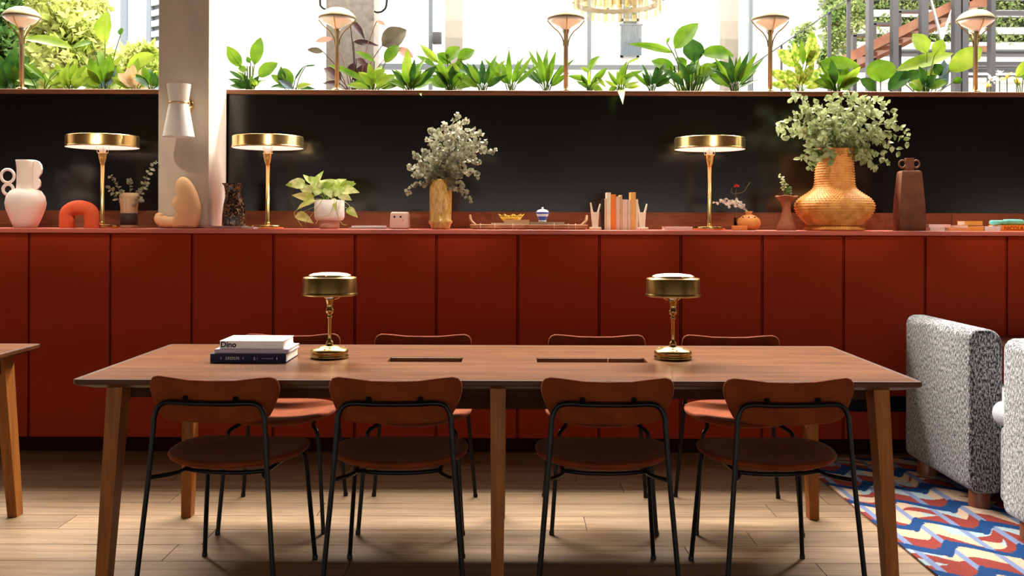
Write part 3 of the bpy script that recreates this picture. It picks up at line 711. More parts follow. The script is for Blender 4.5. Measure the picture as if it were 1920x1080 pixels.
M['euc'] = leaf_mat('eucalyptus_leaf', (.15, .15, .085), (.40, .38, .26), scale=25, tr=.25, rough=.5)
M['euc_green'] = leaf_mat('soft_green_leaf', (.17, .22, .07), (.42, .46, .24), scale=22, tr=.3, rough=.5)
M['twig'] = mat('twig', (.18, .13, .07), rough=.7, var=.2)
def sprig(parent, a, b, arch=.1, n=12, size=.022, shape='round', mt=None, start=.25, stem_r=.0014, spread=1.0, name='sprig', seed=None, width=.9, droop=0.0):
    """one stem from a to b carrying pairs of leaves, one mesh"""
    R = random.Random(seed if seed is not None else rnd.random()); a, b = Vector(a), Vector(b); d = b - a
    mid = (a + b) / 2 + Vector((0, 0, 1)) * arch * d.length; pts = spline([a, a.lerp(mid, .6) + Vector((0, 0, .02 * d.length)), mid.lerp(b, .35) + Vector((0, 0, arch * .5 * d.length)), b], 6)
    mb = MB().tube(pts, [stem_r * (1 - .6 * i / len(pts)) for i in range(len(pts))], 5)
    N = len(pts) - 1
    for q in range(n):
        t = start + (1 - start) * (q + .5) / n; i = min(N - 1, int(t * N)); p = pts[i].lerp(pts[i + 1], t * N - i); tg = (pts[i + 1] - pts[i]).normalized()
        for sgn in (-1, 1):
            s = tg.orthogonal().normalized(); s = Quaternion(tg, R.uniform(0, 2 * PI)) @ s
            dr = (s * spread + tg * R.uniform(.1, .7) + Vector((0, 0, -droop))).normalized(); ln = size * R.uniform(.7, 1.25) * (1.15 - .55 * t)
            mb.leaf(p, p + dr * ln, ln * width, shape, bend=R.uniform(-.1, .2), nrm=(R.uniform(-.8, .8), -1, R.uniform(-.3, 1)), fold=.1, n=5)
    return mb.build(name, mt or M['euc'], parent)
def spray(name, label, origin, tips, D, parentless=True, **kw):
    t = thing(name, label, 'plant', origin)
    for i, (px, py, dd) in enumerate(tips):
        tip = P(px, py, D + dd) - Vector(origin)
        base = Vector((rnd.uniform(-.012, .012), rnd.uniform(-.012, .012), 0)); sprig(t, base, tip, seed=i * 13 + len(label), **kw)
    return t
spray('eucalyptus_sprigs', 'grey sprigs standing in the small brown glass vase', on(243, 5.72) + Vector((0, 0, .05)), [(207, 330, 0), (201, 352, .02), (243, 335, .03), (294, 304, -.03), (281, 345, .0), (268, 352, .05), (225, 358, -.04), (268, 372, -.06)], 5.72, arch=.12, n=7, size=.03, width=.7, start=.45)

# sconce on the pillar
ys = 5.60; sc = thing('wall_sconce', 'white double-cone wall sconce with brass ring on the pillar', 'sconce', (X(334.5, ys), PY0, P(334.5, 193, ys).z))
q = ys / F
mb = MB().lathe([(22 * q, 35 * q), (17.5 * q, 1.5 * q), (17 * q, 0), (17.8 * q, -2 * q), (29 * q, -63.5 * q)], 40, (0, -.12, 0), caps=False); mb.lathe([(21 * q, 35 * q), (16.5 * q, 1.5 * q), (16 * q, 0), (16.8 * q, -2 * q), (28 * q, -63.5 * q)], 40, (0, -.12, 0), caps=False); mb.build('shade', M['white_shade'], sc)
MB().lathe([(17.3 * q, -1.6 * q), (18.6 * q, -1.2 * q), (18.6 * q, 1.2 * q), (17.3 * q, 1.6 * q)], 36, (0, -.12, 0)).build('ring', M['brass'], sc)
MB().tube([(0, -.115 + 17 * q, 0), (0, -.022, 0)], .006, 10).build('arm', M['brass'], sc)
rx = Matrix.Rotation(PI / 2, 4, 'X')
MB().lathe([(0, 0), (.047, 0), (.047, .006), (.042, .012), (.03, .015), (.012, .022), (0, .022)], 32, m=rx).build('backplate', M['brass'], sc)

# peach sculpture
D = 5.68; k = D / F; ox = 338
body = [(1318, 690), (1328, 660), (1308, 622), (1296, 590), (1308, 560), (1326, 522), (1320, 470), (1328, 425), (1350, 400), (1385, 396), (1422, 420), (1456, 470), (1486, 540), (1503, 620), (1500, 690), (1482, 760), (1455, 781), (1380, 782), (1300, 781), (1290, 735)]
smooth = spline([(a, 0, b) for a, b in body] + [(body[0][0], 0, body[0][1])], 3)[:-1]
t = MB(); t.pillow([((p.x / 4 - ox) * k, (425.5 - (p.z / 4 + 230)) * k) for p in smooth], .085, axis='y', c=((1400 / 4 - ox) * k, (425.5 - (660 / 4 + 230)) * k), rings=(1, .97, .9, .78, .6, .3), pw=1.0)
fp = spline([((1420 / 4 - ox) * k, 0, (425.5 - 413.8) * k), ((1330 / 4 - ox) * k, 0, (425.5 - 414) * k), ((1260 / 4 - ox) * k, 0, (425.5 - 414) * k), ((1215 / 4 - ox) * k, 0, (425.5 - 411) * k), ((1199 / 4 - ox) * k, 0, (425.5 - 406.5) * k), ((1196 / 4 - ox) * k, 0, (425.5 - 402) * k)], 5)
t.tube(fp, [11.2 * k + (-.6 * k if i < 12 else 0) - max(0, i - 19) * .45 * k for i in range(len(fp))], 16); t.ellipsoid(fp[-1], (8.4 * k, 8.4 * k, 6 * k))
o = t.build('sculpture', M['peach'], None, loc=on(ox, D)); tag(o, 'curvy matte peach sculpture in front of the pillar', 'sculpture')

# mottled jug on a thin slab
D = 5.72; k = D / F
flat('slab', (.50, .36, .33), .6); flat('white_paper', (.80, .78, .77), .6)
o = book('book', 'thin pinkish book lying under the dark mottled jug', X(393, D), X(461, D), D - .09, .17, ZT, .015, M['slab']); 
o = book('book', 'thin white booklet between the mottled jug and the second brass lamp', X(461.5, D), X(484, D), D - .1, .14, ZT, .010, M['white_paper'])
m, nt, b = _base('mottled_glaze'); N = nt.nodes; L = nt.links
tc = N.new('ShaderNodeTexCoord'); nz = N.new('ShaderNodeTexNoise'); nz.inputs['Scale'].default_value = 55; nz.inputs['Detail'].default_value = 5; nz.inputs['Distortion'].default_value = 1.2; L.new(tc.outputs['Object'], nz.inputs['Vector'])
cr = N.new('ShaderNodeValToRGB'); e = cr.color_ramp.elements; e[0].position = .44; e[0].color = (.012, .008, .008, 1); e[1].position = .74; e[1].color = (.75, .62, .42, 1)
for pz, c in ((.52, (.03, .022, .02)), (.57, (.34, .12, .02)), (.61, (.10, .10, .06)), (.66, (.40, .30, .18))): x = cr.color_ramp.elements.new(pz); x.color = (*c, 1)
L.new(nz.outputs['Fac'], cr.inputs[0]); L.new(cr.outputs[0], b.inputs['Base Color']); b.inputs['Roughness'].default_value = .25; M['mottled'] = m
t = thing('jug', 'dark mottled glazed jug with pinched spout, beside the pillar', 'jug', on(438.5, D) + Vector((0, 0, .015)))
mb = MB().lathe(prof([(0, 420), (21.5, 420), (22, 417), (21.5, 400), (19, 380), (15, 364), (12.5, 357), (13, 352), (16, 344), (18, 340), (16.8, 340), (11.5, 355), (12, 365), (0, 375)], 420, D), 36)
for v in mb.v:
    if v.z > (420 - 358) * k and v.x < 0: f_ = (v.z - (420 - 358) * k) / (18 * k); v.x *= 1 + .28 * f_; v.y *= 1 - .25 * f_; v.z += .0 
mb.build('body', m, t)
MB().tube(spline([(-.052, 0, (420 - 346) * k), (-.046, .0, (420 - 356) * k), (-.047, 0, (420 - 368) * k), (-.055, 0, (420 - 380) * k)], 4), .005, 8).build('handle', m, t)

# pothos in a white pot
D = 5.72; k = D / F
flat('pot_white', (.78, .70, .65), .5); flat('pot_clay', (.66, .36, .26), .6)
t = thing('flower_pot', 'white straight-sided pot on a pinkish foot, under the trailing plant', 'pot', on(617.5, D))
MB().lathe(prof([(18, 412), (24, 412), (27.5, 408), (28, 404), (28, 374), (26, 374), (25.5, 400), (0, 402)], 428, D), 40).build('body', M['pot_white'], t)
MB().lathe(prof([(0, 428), (17, 428), (18.5, 425), (19.5, 412), (0, 412)], 428, D), 32).build('foot', M['pot_clay'], t)
MB().lathe(prof([(0, 380), (25.4, 380), (0, 378)], 428, D), 24).build('soil', M['soil'], t)
M['pothos'] = leaf_mat('pothos_leaf', (.30, .42, .07), (.70, .76, .36), scale=16, tr=.35, lo=.42, hi=.6); M['pothos_y'] = leaf_mat('pothos_yellow_leaf', (.50, .55, .12), (.72, .70, .30), scale=12, tr=.35)
def plant(name, label, px, D, z, leaves, mats, group=None, petiole=True, stem_col=None, thick=.0022, cat='plant', base_py=170):
    """leaves: (x0,y0, x1,y1, width_px, shape, material index, depth offset); each blade is a part with a petiole from the plant's base"""
    org = Vector((X(px, D), D, z)); t = thing(name, label, cat, org, group=group); k = D / F
    R = random.Random(int(px * 7 + len(label)))
    for lf in leaves:
        x0, y0, x1, y1, w, shape, mi = lf[:7]; dd = lf[7] if len(lf) > 7 else R.uniform(-.05, .05)
        a = P(x0, y0, D + dd * .5) - org; b = P(x1, y1, D + dd) - org
        mb = MB().leaf(a, b, w * k, shape, bend=R.uniform(.02, .12), nrm=(R.uniform(-.35, .35), -1, R.uniform(.1, .7)), fold=R.uniform(.05, .16), n=9, roll=R.uniform(-.3, .3) if w < 20 else R.uniform(-.1, .1))
        d = (b - a); mb.tube([a, a.lerp(b, .5) + Vector((0, .0015, 0)) + d.length * Vector((0, -.02, 0)), a.lerp(b, .8)], [thick * .7, thick * .5, .0004], 4)
        if petiole and (a.length > .02):
            foot = Vector((R.uniform(-.015, .015) + a.x * .12, R.uniform(-.012, .012), .0)); m_ = foot.lerp(a, .55) + Vector((-a.x * .12, 0, abs(a.z) * .08))
            mb.tube(spline([foot, m_, a], 4), thick, 5)
        mb.build('leaf', mats[mi], t)
    return t
po = [(572, 345, 535, 347, 22, 'heart', 0), (584, 350, 607, 320, 13, 'heart', 0), (583, 343, 568, 327, 11, 'heart', 0), (600, 352, 628, 340, 22, 'heart', 0, -.03), (620, 352, 650, 336, 18, 'heart', 0), (640, 350, 668, 344, 18, 'heart', 0), (640, 356, 674, 361, 20, 'heart', 0), (636, 362, 660, 376, 18, 'heart', 0, -.05), (612, 352, 622, 372, 20, 'heart', 0, -.07), (598, 352, 590, 368, 20, 'heart', 0, -.06),
      (606, 350, 596, 338, 22, 'heart', 0), (585, 360, 560, 352, 20, 'heart', 0, -.02), (588, 372, 547, 366, 18, 'heart', 1, -.04), (590, 375, 556, 394, 16, 'heart', 1, -.06), (634, 352, 612, 336, 20, 'heart', 0), (652, 350, 664, 340, 14, 'heart', 0), (625, 360, 646, 352, 24, 'heart', 0, -.05), (580, 340, 590, 332, 14, 'heart', 0, .02), (556, 402, 588, 419, 19, 'heart', 1, -.08), (625, 372, 630, 395, 10, 'heart', 1, -.09), (652, 391, 671, 408, 15, 'heart', 0, -.06)]
pt = plant('pothos', 'trailing variegated green plant spilling from the white pot', 617, D, ZT + .16, po, [M['pothos'], M['pothos_y']], thick=.0018)
for vine in ([(600, 374), (575, 385), (552, 398), (560, 415), (566, 424)], [(605, 374), (590, 395), (572, 418)], [(632, 374), (631, 395), (640, 418), (650, 422)], [(640, 374), (655, 385), (652, 392)], [(628, 375), (618, 402), (600, 408), (592, 420)]):
    MB().tube(spline([P(a, b, D - .10) - pt.location for a, b in vine], 4), .0016, 5).build('vine', M['pothos_y'], pt)

# flat booklets, pink cube with a face, amber vase
book('book', 'lower of two thin grey booklets left of the pink cube', X(659, D), X(727, D), D - .1, .16, ZT, .009, M['slab'])
book('book', 'upper thin white booklet on the grey one, left of the pink cube', X(664, D), X(723, D), D - .09, .14, ZT + .0095, .009, M['white_paper'])
flat('pink_clay', (.80, .58, .50), .6, scale=12)
t = thing('cube_ornament', 'small pinkish clay cube with two dot eyes', 'ornament', on(750, 5.68)); k = 5.68 / F
mb = MB().rbox((-18 * k, -.05, 0), (18 * k, .05, 32 * k), r=.012, seg=4)
for v in mb.v: v.x *= 1 - .10 * v.z / (32 * k)
mb.build('body', M['pink_clay'], t)
for ex in (-8.5, 3): MB().ellipsoid((ex * k, -.0495, (428 - 405) * k), (2 * k, .003, 2 * k), 10, 6).build('eye', M['ink'], t)
MB().ellipsoid((7 * k, -.0495, (428 - 411.5) * k), (1.4 * k, .002, 1.2 * k), 8, 6).build('spot', M['terracotta_red'], t)
D = 5.74; k = D / F
M['amber'] = mat('amber_crackle_glass', (.48, .25, .04), rough=.2, trans=.25, col2=(.92, .64, .22), scale=45, stretch=(1, 1, .35), dist=1.5, bump=.4)
t = thing('glass_vase', 'ribbed amber glass vase holding the eucalyptus bouquet', 'vase', on(826, D))
MB().lathe(prof([(0, 427), (16.5, 427), (17.5, 424), (19, 419), (22.5, 414), (22.5, 411.5), (20, 409), (20.6, 395), (21, 360), (20.5, 336), (20, 333), (18.5, 333), (19, 360), (18.5, 408), (0, 410)], 427, D), 40).build('body', M['amber'], t)
og = on(826, D) + Vector((0, 0, (427 - 345) * k))
tips = [(859, 215, 0), (877, 226, .03), (807, 242, -.02), (800, 262, .05), (775, 290, 0), (765, 315, -.03), (761, 362, -.06), (905, 250, .02), (911, 265, -.04), (929, 284, 0), (898, 330, -.08), (881, 376, -.1), (850, 240, -.08), (835, 232, .08), (820, 245, .1), (890, 240, -.06), (870, 250, -.12), (845, 260, -.14), (820, 270, -.13), (795, 285, -.1), (800, 315, -.12), (865, 290, -.15), (890, 290, -.1), (900, 305, .05), (858, 320, -.14), (785, 305, .06), (838, 280, -.15), (880, 270, .1), (860, 235, .1), (815, 300, -.15), (868, 348, -.1), (778, 330, -.1), (842, 310, -.15), (905, 280, -.08)]
spray('eucalyptus_bouquet', 'silvery eucalyptus bouquet in the amber glass vase', og, tips, D, arch=.16, n=15, size=.038, width=.85, start=.28)

# rattan tray with books, bowl and jar
D = 5.74; k = D / F; cx = 991
M['rattan'] = mat('rattan', (.32, .14, .05), rough=.5, col2=(.62, .36, .17), scale=35, stretch=(.3, 1, 1))
flat('cream_cover', (.72, .58, .42), .6); flat('tan_cover', (.66, .40, .22), .6); flat('gold', (.75, .48, .08), .35, metal=.6); flat('beige_cover', (.48, .39, .30), .6); flat('blue_glaze', (.06, .09, .42), .2); flat('white_glaze', (.78, .80, .88), .2)
t = thing('rattan_tray', 'long rattan tray with upturned handles on the counter', 'tray', on(cx, D)); hx, hy = 106 * k, .115
MB().rbox((-hx, -hy, .002), (hx, hy, .008), r=.002, seg=1).build('base', M['rattan'], t)
for zz, g in ((.012, 0), (.023, .004)):
    pts = []
    for (sx, sy, a0) in ((1, 1, 0), (-1, 1, PI / 2), (-1, -1, PI), (1, -1, 1.5 * PI)):
        for q in range(5): a = a0 + PI / 2 * q / 4; pts.append((sx * (hx + g - .03) + .03 * math.cos(a), sy * (hy + g - .03) + .03 * math.sin(a), zz))
    MB().tube(pts, .0062 if g else .0085, 8, closed=True).build('rail', M['rattan'], t)
for bx in (-.27, -.19, -.09, .14, .22, .26): MB().tube([(bx - .002, -hy - .003, .017 + .016 * math.sin(a)) if False else (bx, -hy - .003 + .0115 * math.cos(a), .0175 + .0155 * math.sin(a)) for a in [2 * PI * q / 12 for q in range(12)]], .0022, 6, closed=True).build('binding', M['cream_cover'], t)
for s in (-1, 1): MB().tube(spline([(s * (hx - .02), -hy * .45, .024), (s * (hx + .004), -hy * .4, .05), (s * (hx + .010), -hy * .15, .074), (s * (hx + .010), hy * .15, .076), (s * (hx + .004), hy * .4, .05), (s * (hx - .02), hy * .45, .024)], 5), .0065, 8).build('handle', M['rattan'], t)
zb = ZT + .0085
book('book', 'cream book lying on the left half of the rattan tray', X(921, D), X(991.5, D), D - .08, .13, zb + .012, .016, M['cream_cover'])
book('book', 'small tan book on the cream book in the rattan tray', X(945, D), X(992, D), D - .08, .055, zb + .0285, .018, M['tan_cover'])
book('book', 'thick beige book under the blue and white jar', X(993, D), X(1057, D), D - .08, .14, zb + .006, .028, M['beige_cover'])
MB().box((X(924, D), D - .075, zb), (X(988, D), D + .045, zb + .0115)).build('tray_board', M['rattan'], t).location -= t.location
t = thing('scalloped_bowl', 'golden scalloped bowl behind the tan book on the tray', 'bowl', (X(958, D), D + .012, zb + .0285)); mb = MB(); n = 60; ro = 24 * k
v = []; f = []
for i, (rr, zz) in enumerate([(0, 0), (.35, 0), (.5, .004), (.75, .022), (1, .046), (.94, .046), (.7, .025), (.45, .008), (0, .006)]):
    for q in range(n): a = 2 * PI * q / n; sc_ = 1 + .06 * math.cos(9 * a) * rr; v.append((rr * ro * sc_ * math.cos(a), rr * .036 * sc_ * math.sin(a), zz * (1 + .10 * rr * math.cos(9 * a))))
for i in range(8):
    for q in range(n): f.append((i * n + q, i * n + (q + 1) % n, (i + 1) * n + (q + 1) % n, (i + 1) * n + q))
mb.add(v, f, True).build('body', M['gold'], t)
t = thing('lidded_jar', 'small blue and white porcelain jar with knob lid on the tray', 'jar', (X(1017, D), D - .01, zb + .0345))
MB().lathe([(0, 0), (.022, 0), (.023, .004), (.0215, .012), (.027, .028), (.034, .042), (.036, .050)], 28).build('body', M['white_glaze'], t)
MB().lathe([(.0215, .0085), (.0245, .020), (.0295, .031)], 28).build('band', M['blue_glaze'], t)
MB().lathe([(.036, .0505), (.0362, .056), (.030, .066), (.014, .072), (.0, .073)], 28).build('lid', M['white_glaze'], t); MB().lathe([(.0375, .046), (.0375, .054), (.0365, .0555)], 28).build('blue_ring', M['blue_glaze'], t)
MB().ellipsoid((0, 0, .078), (.007, .007, .007), 12, 8).build('knob', M['white_glaze'], t)

# book row with fork-shaped bookends
D = 5.72; k = D / F
flat('ivory', (.92, .82, .66), .45)
def bookend(label, px, s):
    t = thing('bookend', label, 'bookend', on(px, D))
    mb = MB().rbox((-11 * k, -.03, 0), (11 * k, .03, 5 * k), r=.003)
    mb.prism([(-5 * k, 4 * k), (5 * k, 4 * k), (7 * k, 34 * k), (10 * k, 48 * k), (8.5 * k, 49 * k), (4 * k, 33 * k), (-4 * k, 33 * k), (-8 * k, 51 * k), (-9.5 * k, 50 * k), (-8 * k, 33 * k)], -.018, .018)
    mb.build('body', M['ivory'], t)
bookend('ivory fork-topped bookend at the left end of the upright books', 1116, 1)
bookend('ivory fork-topped bookend at the right end of the upright books', 1203.5, -1)
cols = {'b_black': (.02, .018, .016), 'b_sand': (.85, .58, .32), 'b_cream': (.90, .78, .60), 'b_orange': (.90, .25, .04), 'b_rose': (.80, .56, .44), 'b_tan': (.72, .46, .20), 'b_pink': (.82, .62, .54), 'b_greige': (.78, .60, .44), 'b_amber': (.84, .46, .15)}
for q, c in cols.items(): flat(q, c, .6)
row_ = [(1127.5, 1131.5, 371, 'b_black', 'slim black upright book next to the left bookend'), (1132, 1136, 370, 'b_sand', 'thin sand upright book right of the black one'), (1136.3, 1143.6, 358.5, 'b_cream', 'tall cream upright book left of the orange one'), (1144, 1153, 362, 'b_orange', 'bright orange upright book in the row'), (1153.4, 1160.6, 366, 'b_rose', 'rose upright book right of the orange one'), (1161, 1164.8, 363, 'b_tan', 'narrow tan upright book in the middle of the row'),
        (1165.2, 1174.5, 371.5, 'b_pink', 'wide pale pink upright book in the row'), (1175, 1180.6, 372, 'b_greige', 'greige upright book left of the tall amber one'), (1181, 1189.8, 358, 'b_amber', 'tall amber upright book near the right bookend'), (1190.2, 1194.2, 371, 'b_cream', 'thin cream upright book against the right bookend')]
for (a, b_, top, cm, lab) in row_:
    h = (428 - top) * k; x0, x1 = X(a, D), X(b_, D); t = thing('book', lab, 'book', ((x0 + x1) / 2, D, ZT), group='upright books between the bookends'); hw = (x1 - x0) / 2
    MB().box((-hw, -.05, 0), (-hw + .0018, .05, h)).box((hw - .0018, -.05, 0), (hw, .05, h)).box((-hw + .0018, -.05, 0), (hw - .0018, -.0482, h)).build('cover', M[cm], t)
    MB().box((-hw + .002, -.048, .002), (hw - .002, .047, h - .003)).build('page_block', M['paper'], t)

# right part of the counter
flat('pale_pink', (.80, .60, .56), .6); flat('orange_box', (.78, .30, .08), .6); flat('bud_clay', (.82, .34, .10), .4); flat('brown_clay', (.30, .11, .055), .55, var=.15, bump=.1); flat('dark_brown', (.15, .055, .028), .7, var=.25, scale=14, bump=.15)
book('book', 'thin pale pink booklet left of the rightmost counter lamp', X(1243, D), X(1294, D), D - .08, .13, ZT, .019, M['pale_pink'])
o = MB().rbox((X(1367.5, D), D - .10, ZT), (X(1394, D), D - .055, ZT + .0265), r=.002).build('small_box', M['orange_box']); tag(o, 'small orange box in front of the round bud vase', 'box')
t = thing('bud_vase', 'squat round orange bud vase with little dark holes', 'vase', on(1404, D))
MB().lathe(prof([(0, 427), (12, 427), (17, 424), (21.5, 417), (22, 412), (19, 405), (11, 399.5), (5.5, 397.5), (5, 396), (7.5, 391.5), (6, 391.5), (3.5, 397), (0, 398)], 427, D), 36).build('body', M['bud_clay'], t)
for q in range(9): a = 2 * PI * q / 9 + .3; MB().ellipsoid((16.8 * k * math.cos(a), 16.8 * k * math.sin(a), (427 - 402.8) * k), (1.3 * k, 1.3 * k, 1.3 * k), 8, 6).build('hole', M['ink'], t)
M['white_petal'] = leaf_mat('white_petal', (.70, .66, .56), (.86, .84, .78), tr=.3); M['red_petal'] = leaf_mat('red_petal', (.60, .03, .015), (.80, .08, .03), tr=.2)
t = thing('blossom_spray', 'white blossom spray leaning left out of the round bud vase', 'flowers', on(1404, D) + Vector((0, 0, .10)))
for i, (px, py) in enumerate([(1338, 381), (1350, 376), (1362, 386), (1372, 377), (1384, 383)]): sprig(t, (0, 0, 0), P(px, py, D - .02 * (i % 3)) - t.location, arch=.12, n=5, size=.028, mt=M['white_petal'], start=.5, seed=i)
D2 = 5.70
t = thing('glass_tube_vase', 'slim clear glass tube vase holding a red flower', 'vase', on(1379.5, D2 + .03)); MB().lathe([(0, 0), (.012, 0), (.013, .006), (.011, .07), (.0095, .072), (.009, .008), (0, .006)], 16).build('body', M['glass'], t)
t = thing('red_flower', 'single red flower with a bent bare twig above the bud vases', 'flower', on(1379.5, D2 + .03) + Vector((0, 0, .012)))
oz = t.location
MB().tube(spline([(0, 0, 0), P(1381, 385, D2 + .03) - oz, P(1379, 366, D2 + .03) - oz, P(1381, 354, D2 + .03) - oz], 4), .0013, 5).build('stem', M['twig'], t)
MB().tube(spline([P(1380, 364, D2 + .03) - oz, P(1371, 361, D2 + .03) - oz, P(1373, 352, D2 + .03) - oz], 4), .0013, 5).build('twig', M['twig'], t)
MB().tube(spline([P(1380, 363, D2 + .03) - oz, P(1393, 360, D2 + .03) - oz, P(1401, 350, D2 + .03) - oz, P(1406, 342, D2 + .03) - oz], 4), [.0014] * 8 + [.002, .0026, .0028, .0026, .002], 5).build('twig', M['twig'], t)
c = P(1381, 350, D2 + .03) - oz; mb = MB()
for i in range(14): a = i * 2.4; el = .9 - i * .1; d = Vector((math.cos(a) * math.cos(el), math.sin(a) * math.cos(el), math.sin(el))); mb.leaf(c - d * .003, c + d * .018, .016, 'oval', bend=.2, nrm=(0, 0, 1), n=5)
mb.build('blossom', M['red_petal'], t)
t = thing('bud_vase', 'slim brown bud vase with a flared rim, left of the woven vase', 'vase', on(1474.5, D))
mb = MB().lathe(prof([(0, 428), (18, 428), (18.5, 426), (15, 415), (10.5, 403), (8, 392), (8, 384), (11, 374), (17, 367), (21, 364.5), (20, 363.5), (15, 367), (7, 378), (6, 390), (0, 395)], 428, D), 32)
for v in mb.v:
    if v.z > (428 - 368) * k: v.z += .004 * math.sin(3 * math.atan2(v.y, v.x) + 1)
mb.build('body', M['brown_clay'], t)
M['dk_leaf'] = leaf_mat('dark_green_leaf', (.015, .035, .012), (.16, .22, .06), scale=40, tr=.2); M['lt_leaf'] = leaf_mat('light_green_leaf', (.35, .42, .14), (.60, .62, .35), scale=30, tr=.3)
t = thing('succulent_sprig', 'dark green sprig with pale tips in the slim brown bud vase', 'plant', on(1474.5, D) + Vector((0, 0, .115)))
for i, (px, py) in enumerate([(1463, 327), (1468, 333), (1470, 342), (1481, 350), (1476, 345)]): sprig(t, (0, 0, 0), P(px, py, D - .01 * i) - t.location, arch=.02, n=6, size=.024, mt=M['lt_leaf'] if i < 2 else M['dk_leaf'], start=.55 if i < 2 else .2, seed=i + 40)

# woven basket vase
D = 5.74; k = D / F
t = thing('woven_vase', 'large woven rattan vase with wide belly and tall neck', 'vase', on(1564.5, D))
pf = spline([(a * k, 0, (428 - b) * k) for a, b in [(52, 427.5), (53, 424), (47, 420.5), (46, 418.5), (53, 412), (63, 401), (69.5, 391), (71, 383), (69, 376), (62, 368), (50, 360), (40, 352), (36, 345), (34.8, 335), (34, 320), (33, 305), (33.2, 292), (35, 282), (36.5, 277)]], 8)
rows = 38; L_ = [0]
for i in range(1, len(pf)): L_.append(L_[-1] + (pf[i] - pf[i - 1]).length)
def at_len(s):
    for i in range(1, len(pf)):
        if L_[i] >= s: u = (s - L_[i - 1]) / max(1e-9, L_[i] - L_[i - 1]); return pf[i - 1].lerp(pf[i], u)
    return pf[-1]
seg = 256; v = []; f = []; nr = rows * 3
for i in range(nr + 1):
    p = at_len(L_[-1] * i / nr); p2 = at_len(min(L_[-1], L_[-1] * i / nr + .004)); p1 = at_len(max(0, L_[-1] * i / nr - .004)); tg = (p2 - p1).normalized(); nx, nz_ = tg.z, -tg.x
    rr = math.sin(PI * ((i % 3) / 3.0)) ** 1
    for q in range(seg):
        a = 2 * PI * q / seg; b_ = .0085 * rr * (.35 + .65 * abs(math.cos(32 * a + (i // 3) * PI / 2 * 1.06))) ** 1
        r_ = p.x + nx * b_; z_ = p.z + nz_ * b_; v.append((r_ * math.cos(a), r_ * math.sin(a), z_))
for i in range(nr):
    for q in range(seg): f.append((i * seg + q, i * seg + (q + 1) % seg, (i + 1) * seg + (q + 1) % seg, (i + 1) * seg + q))
M['weave'] = weave_mat('woven_rattan')
MB().add(v, f, True).build('basket_weave', M['weave'], t)
MB().tube([(36.5 * k * math.cos(a), 36.5 * k * math.sin(a), (428 - 277) * k) for a in [2 * PI * q / 40 for q in range(40)]], .006, 8, closed=True).build('rim', M['weave'], t)
MB().lathe([(.0, .20), (.09, .20), (0, .198)], 24).build('liner', M['soil'], t)
og = on(1564.5, D) + Vector((0, 0, (428 - 292) * k))
tips = [(1484, 184, 0), (1457, 235, -.02), (1460, 250, .04), (1475, 262, -.08), (1500, 300, -.12), (1518, 318, -.14), (1585, 172, .02), (1560, 180, .06), (1620, 182, 0), (1633, 190, -.06), (1664, 194, .03), (1683, 215, 0), (1690, 238, -.05), (1706, 250, 0), (1703, 268, -.08), (1688, 285, -.1), (1668, 305, -.12), (1645, 315, -.14), (1620, 300, -.16), (1540, 215, -.12), (1560, 225, -.16), (1590, 215, -.14), (1615, 225, -.14), (1640, 235, -.12), (1520, 235, -.1), (1505, 205, .02), (1530, 195, .05), (1602, 190, .05), (1650, 215, .08), (1545, 260, -.17), (1580, 255, -.18), (1610, 262, -.17), (1525, 270, -.14), (1570, 200, -.05), (1500, 250, .05), (1655, 265, -.12), (1635, 205, .05), (1555, 300, -.17), (1600, 240, -.2), (1490, 215, .0)]
spray('green_bouquet', 'big pale green leafy bouquet spilling over the woven vase', og, tips, D, arch=.2, n=12, size=.056, shape='oval', width=.66, start=.28, mt=M['euc_green'], droop=.35)

# square brown bottle vase with ring handles
D = 5.70; k = D / F
t = thing('bottle_vase', 'tall square dark brown bottle vase with two small ring handles', 'vase', on(1704.5, D))
mz = Matrix.Rotation(math.radians(-4), 4, 'Z'); mb = MB(); v = []
for z_, h in ((0, 27), (25, 27), (60, 25), (88, 22.5), (108, 20.5), (111.5, 19), (112.5, 15)):
    for (sx, sy) in ((-1, -1), (1, -1), (1, 1), (-1, 1)): v.append(mz @ Vector((sx * h * k * .88, sy * h * k * .80, z_ * k)))
f = [(3, 2, 1, 0), (24, 25, 26, 27)] + [(i * 4 + q, i * 4 + (q + 1) % 4, (i + 1) * 4 + (q + 1) % 4, (i + 1) * 4 + q) for i in range(6) for q in range(4)]
mb.add(v, f).build('body', M['dark_brown'], t)
MB().lathe([(.0, 112 * k), (8.5 * k, 112 * k), (8 * k, 118 * k), (8 * k, 134 * k), (8.6 * k, 136 * k), (6.5 * k, 136 * k), (6 * k, 116 * k), (0, 115 * k)], 24).build('neck', M['dark_brown'], t)
for s in (-1, 1): MB().tube([(s * 13 * k + 6 * k * math.cos(a), 0, 125 * k + 7 * k * math.sin(a)) for a in [2 * PI * q / 20 for q in range(20)]], 1.7 * k, 8, closed=True).build('handle', M['dark_brown'], t)

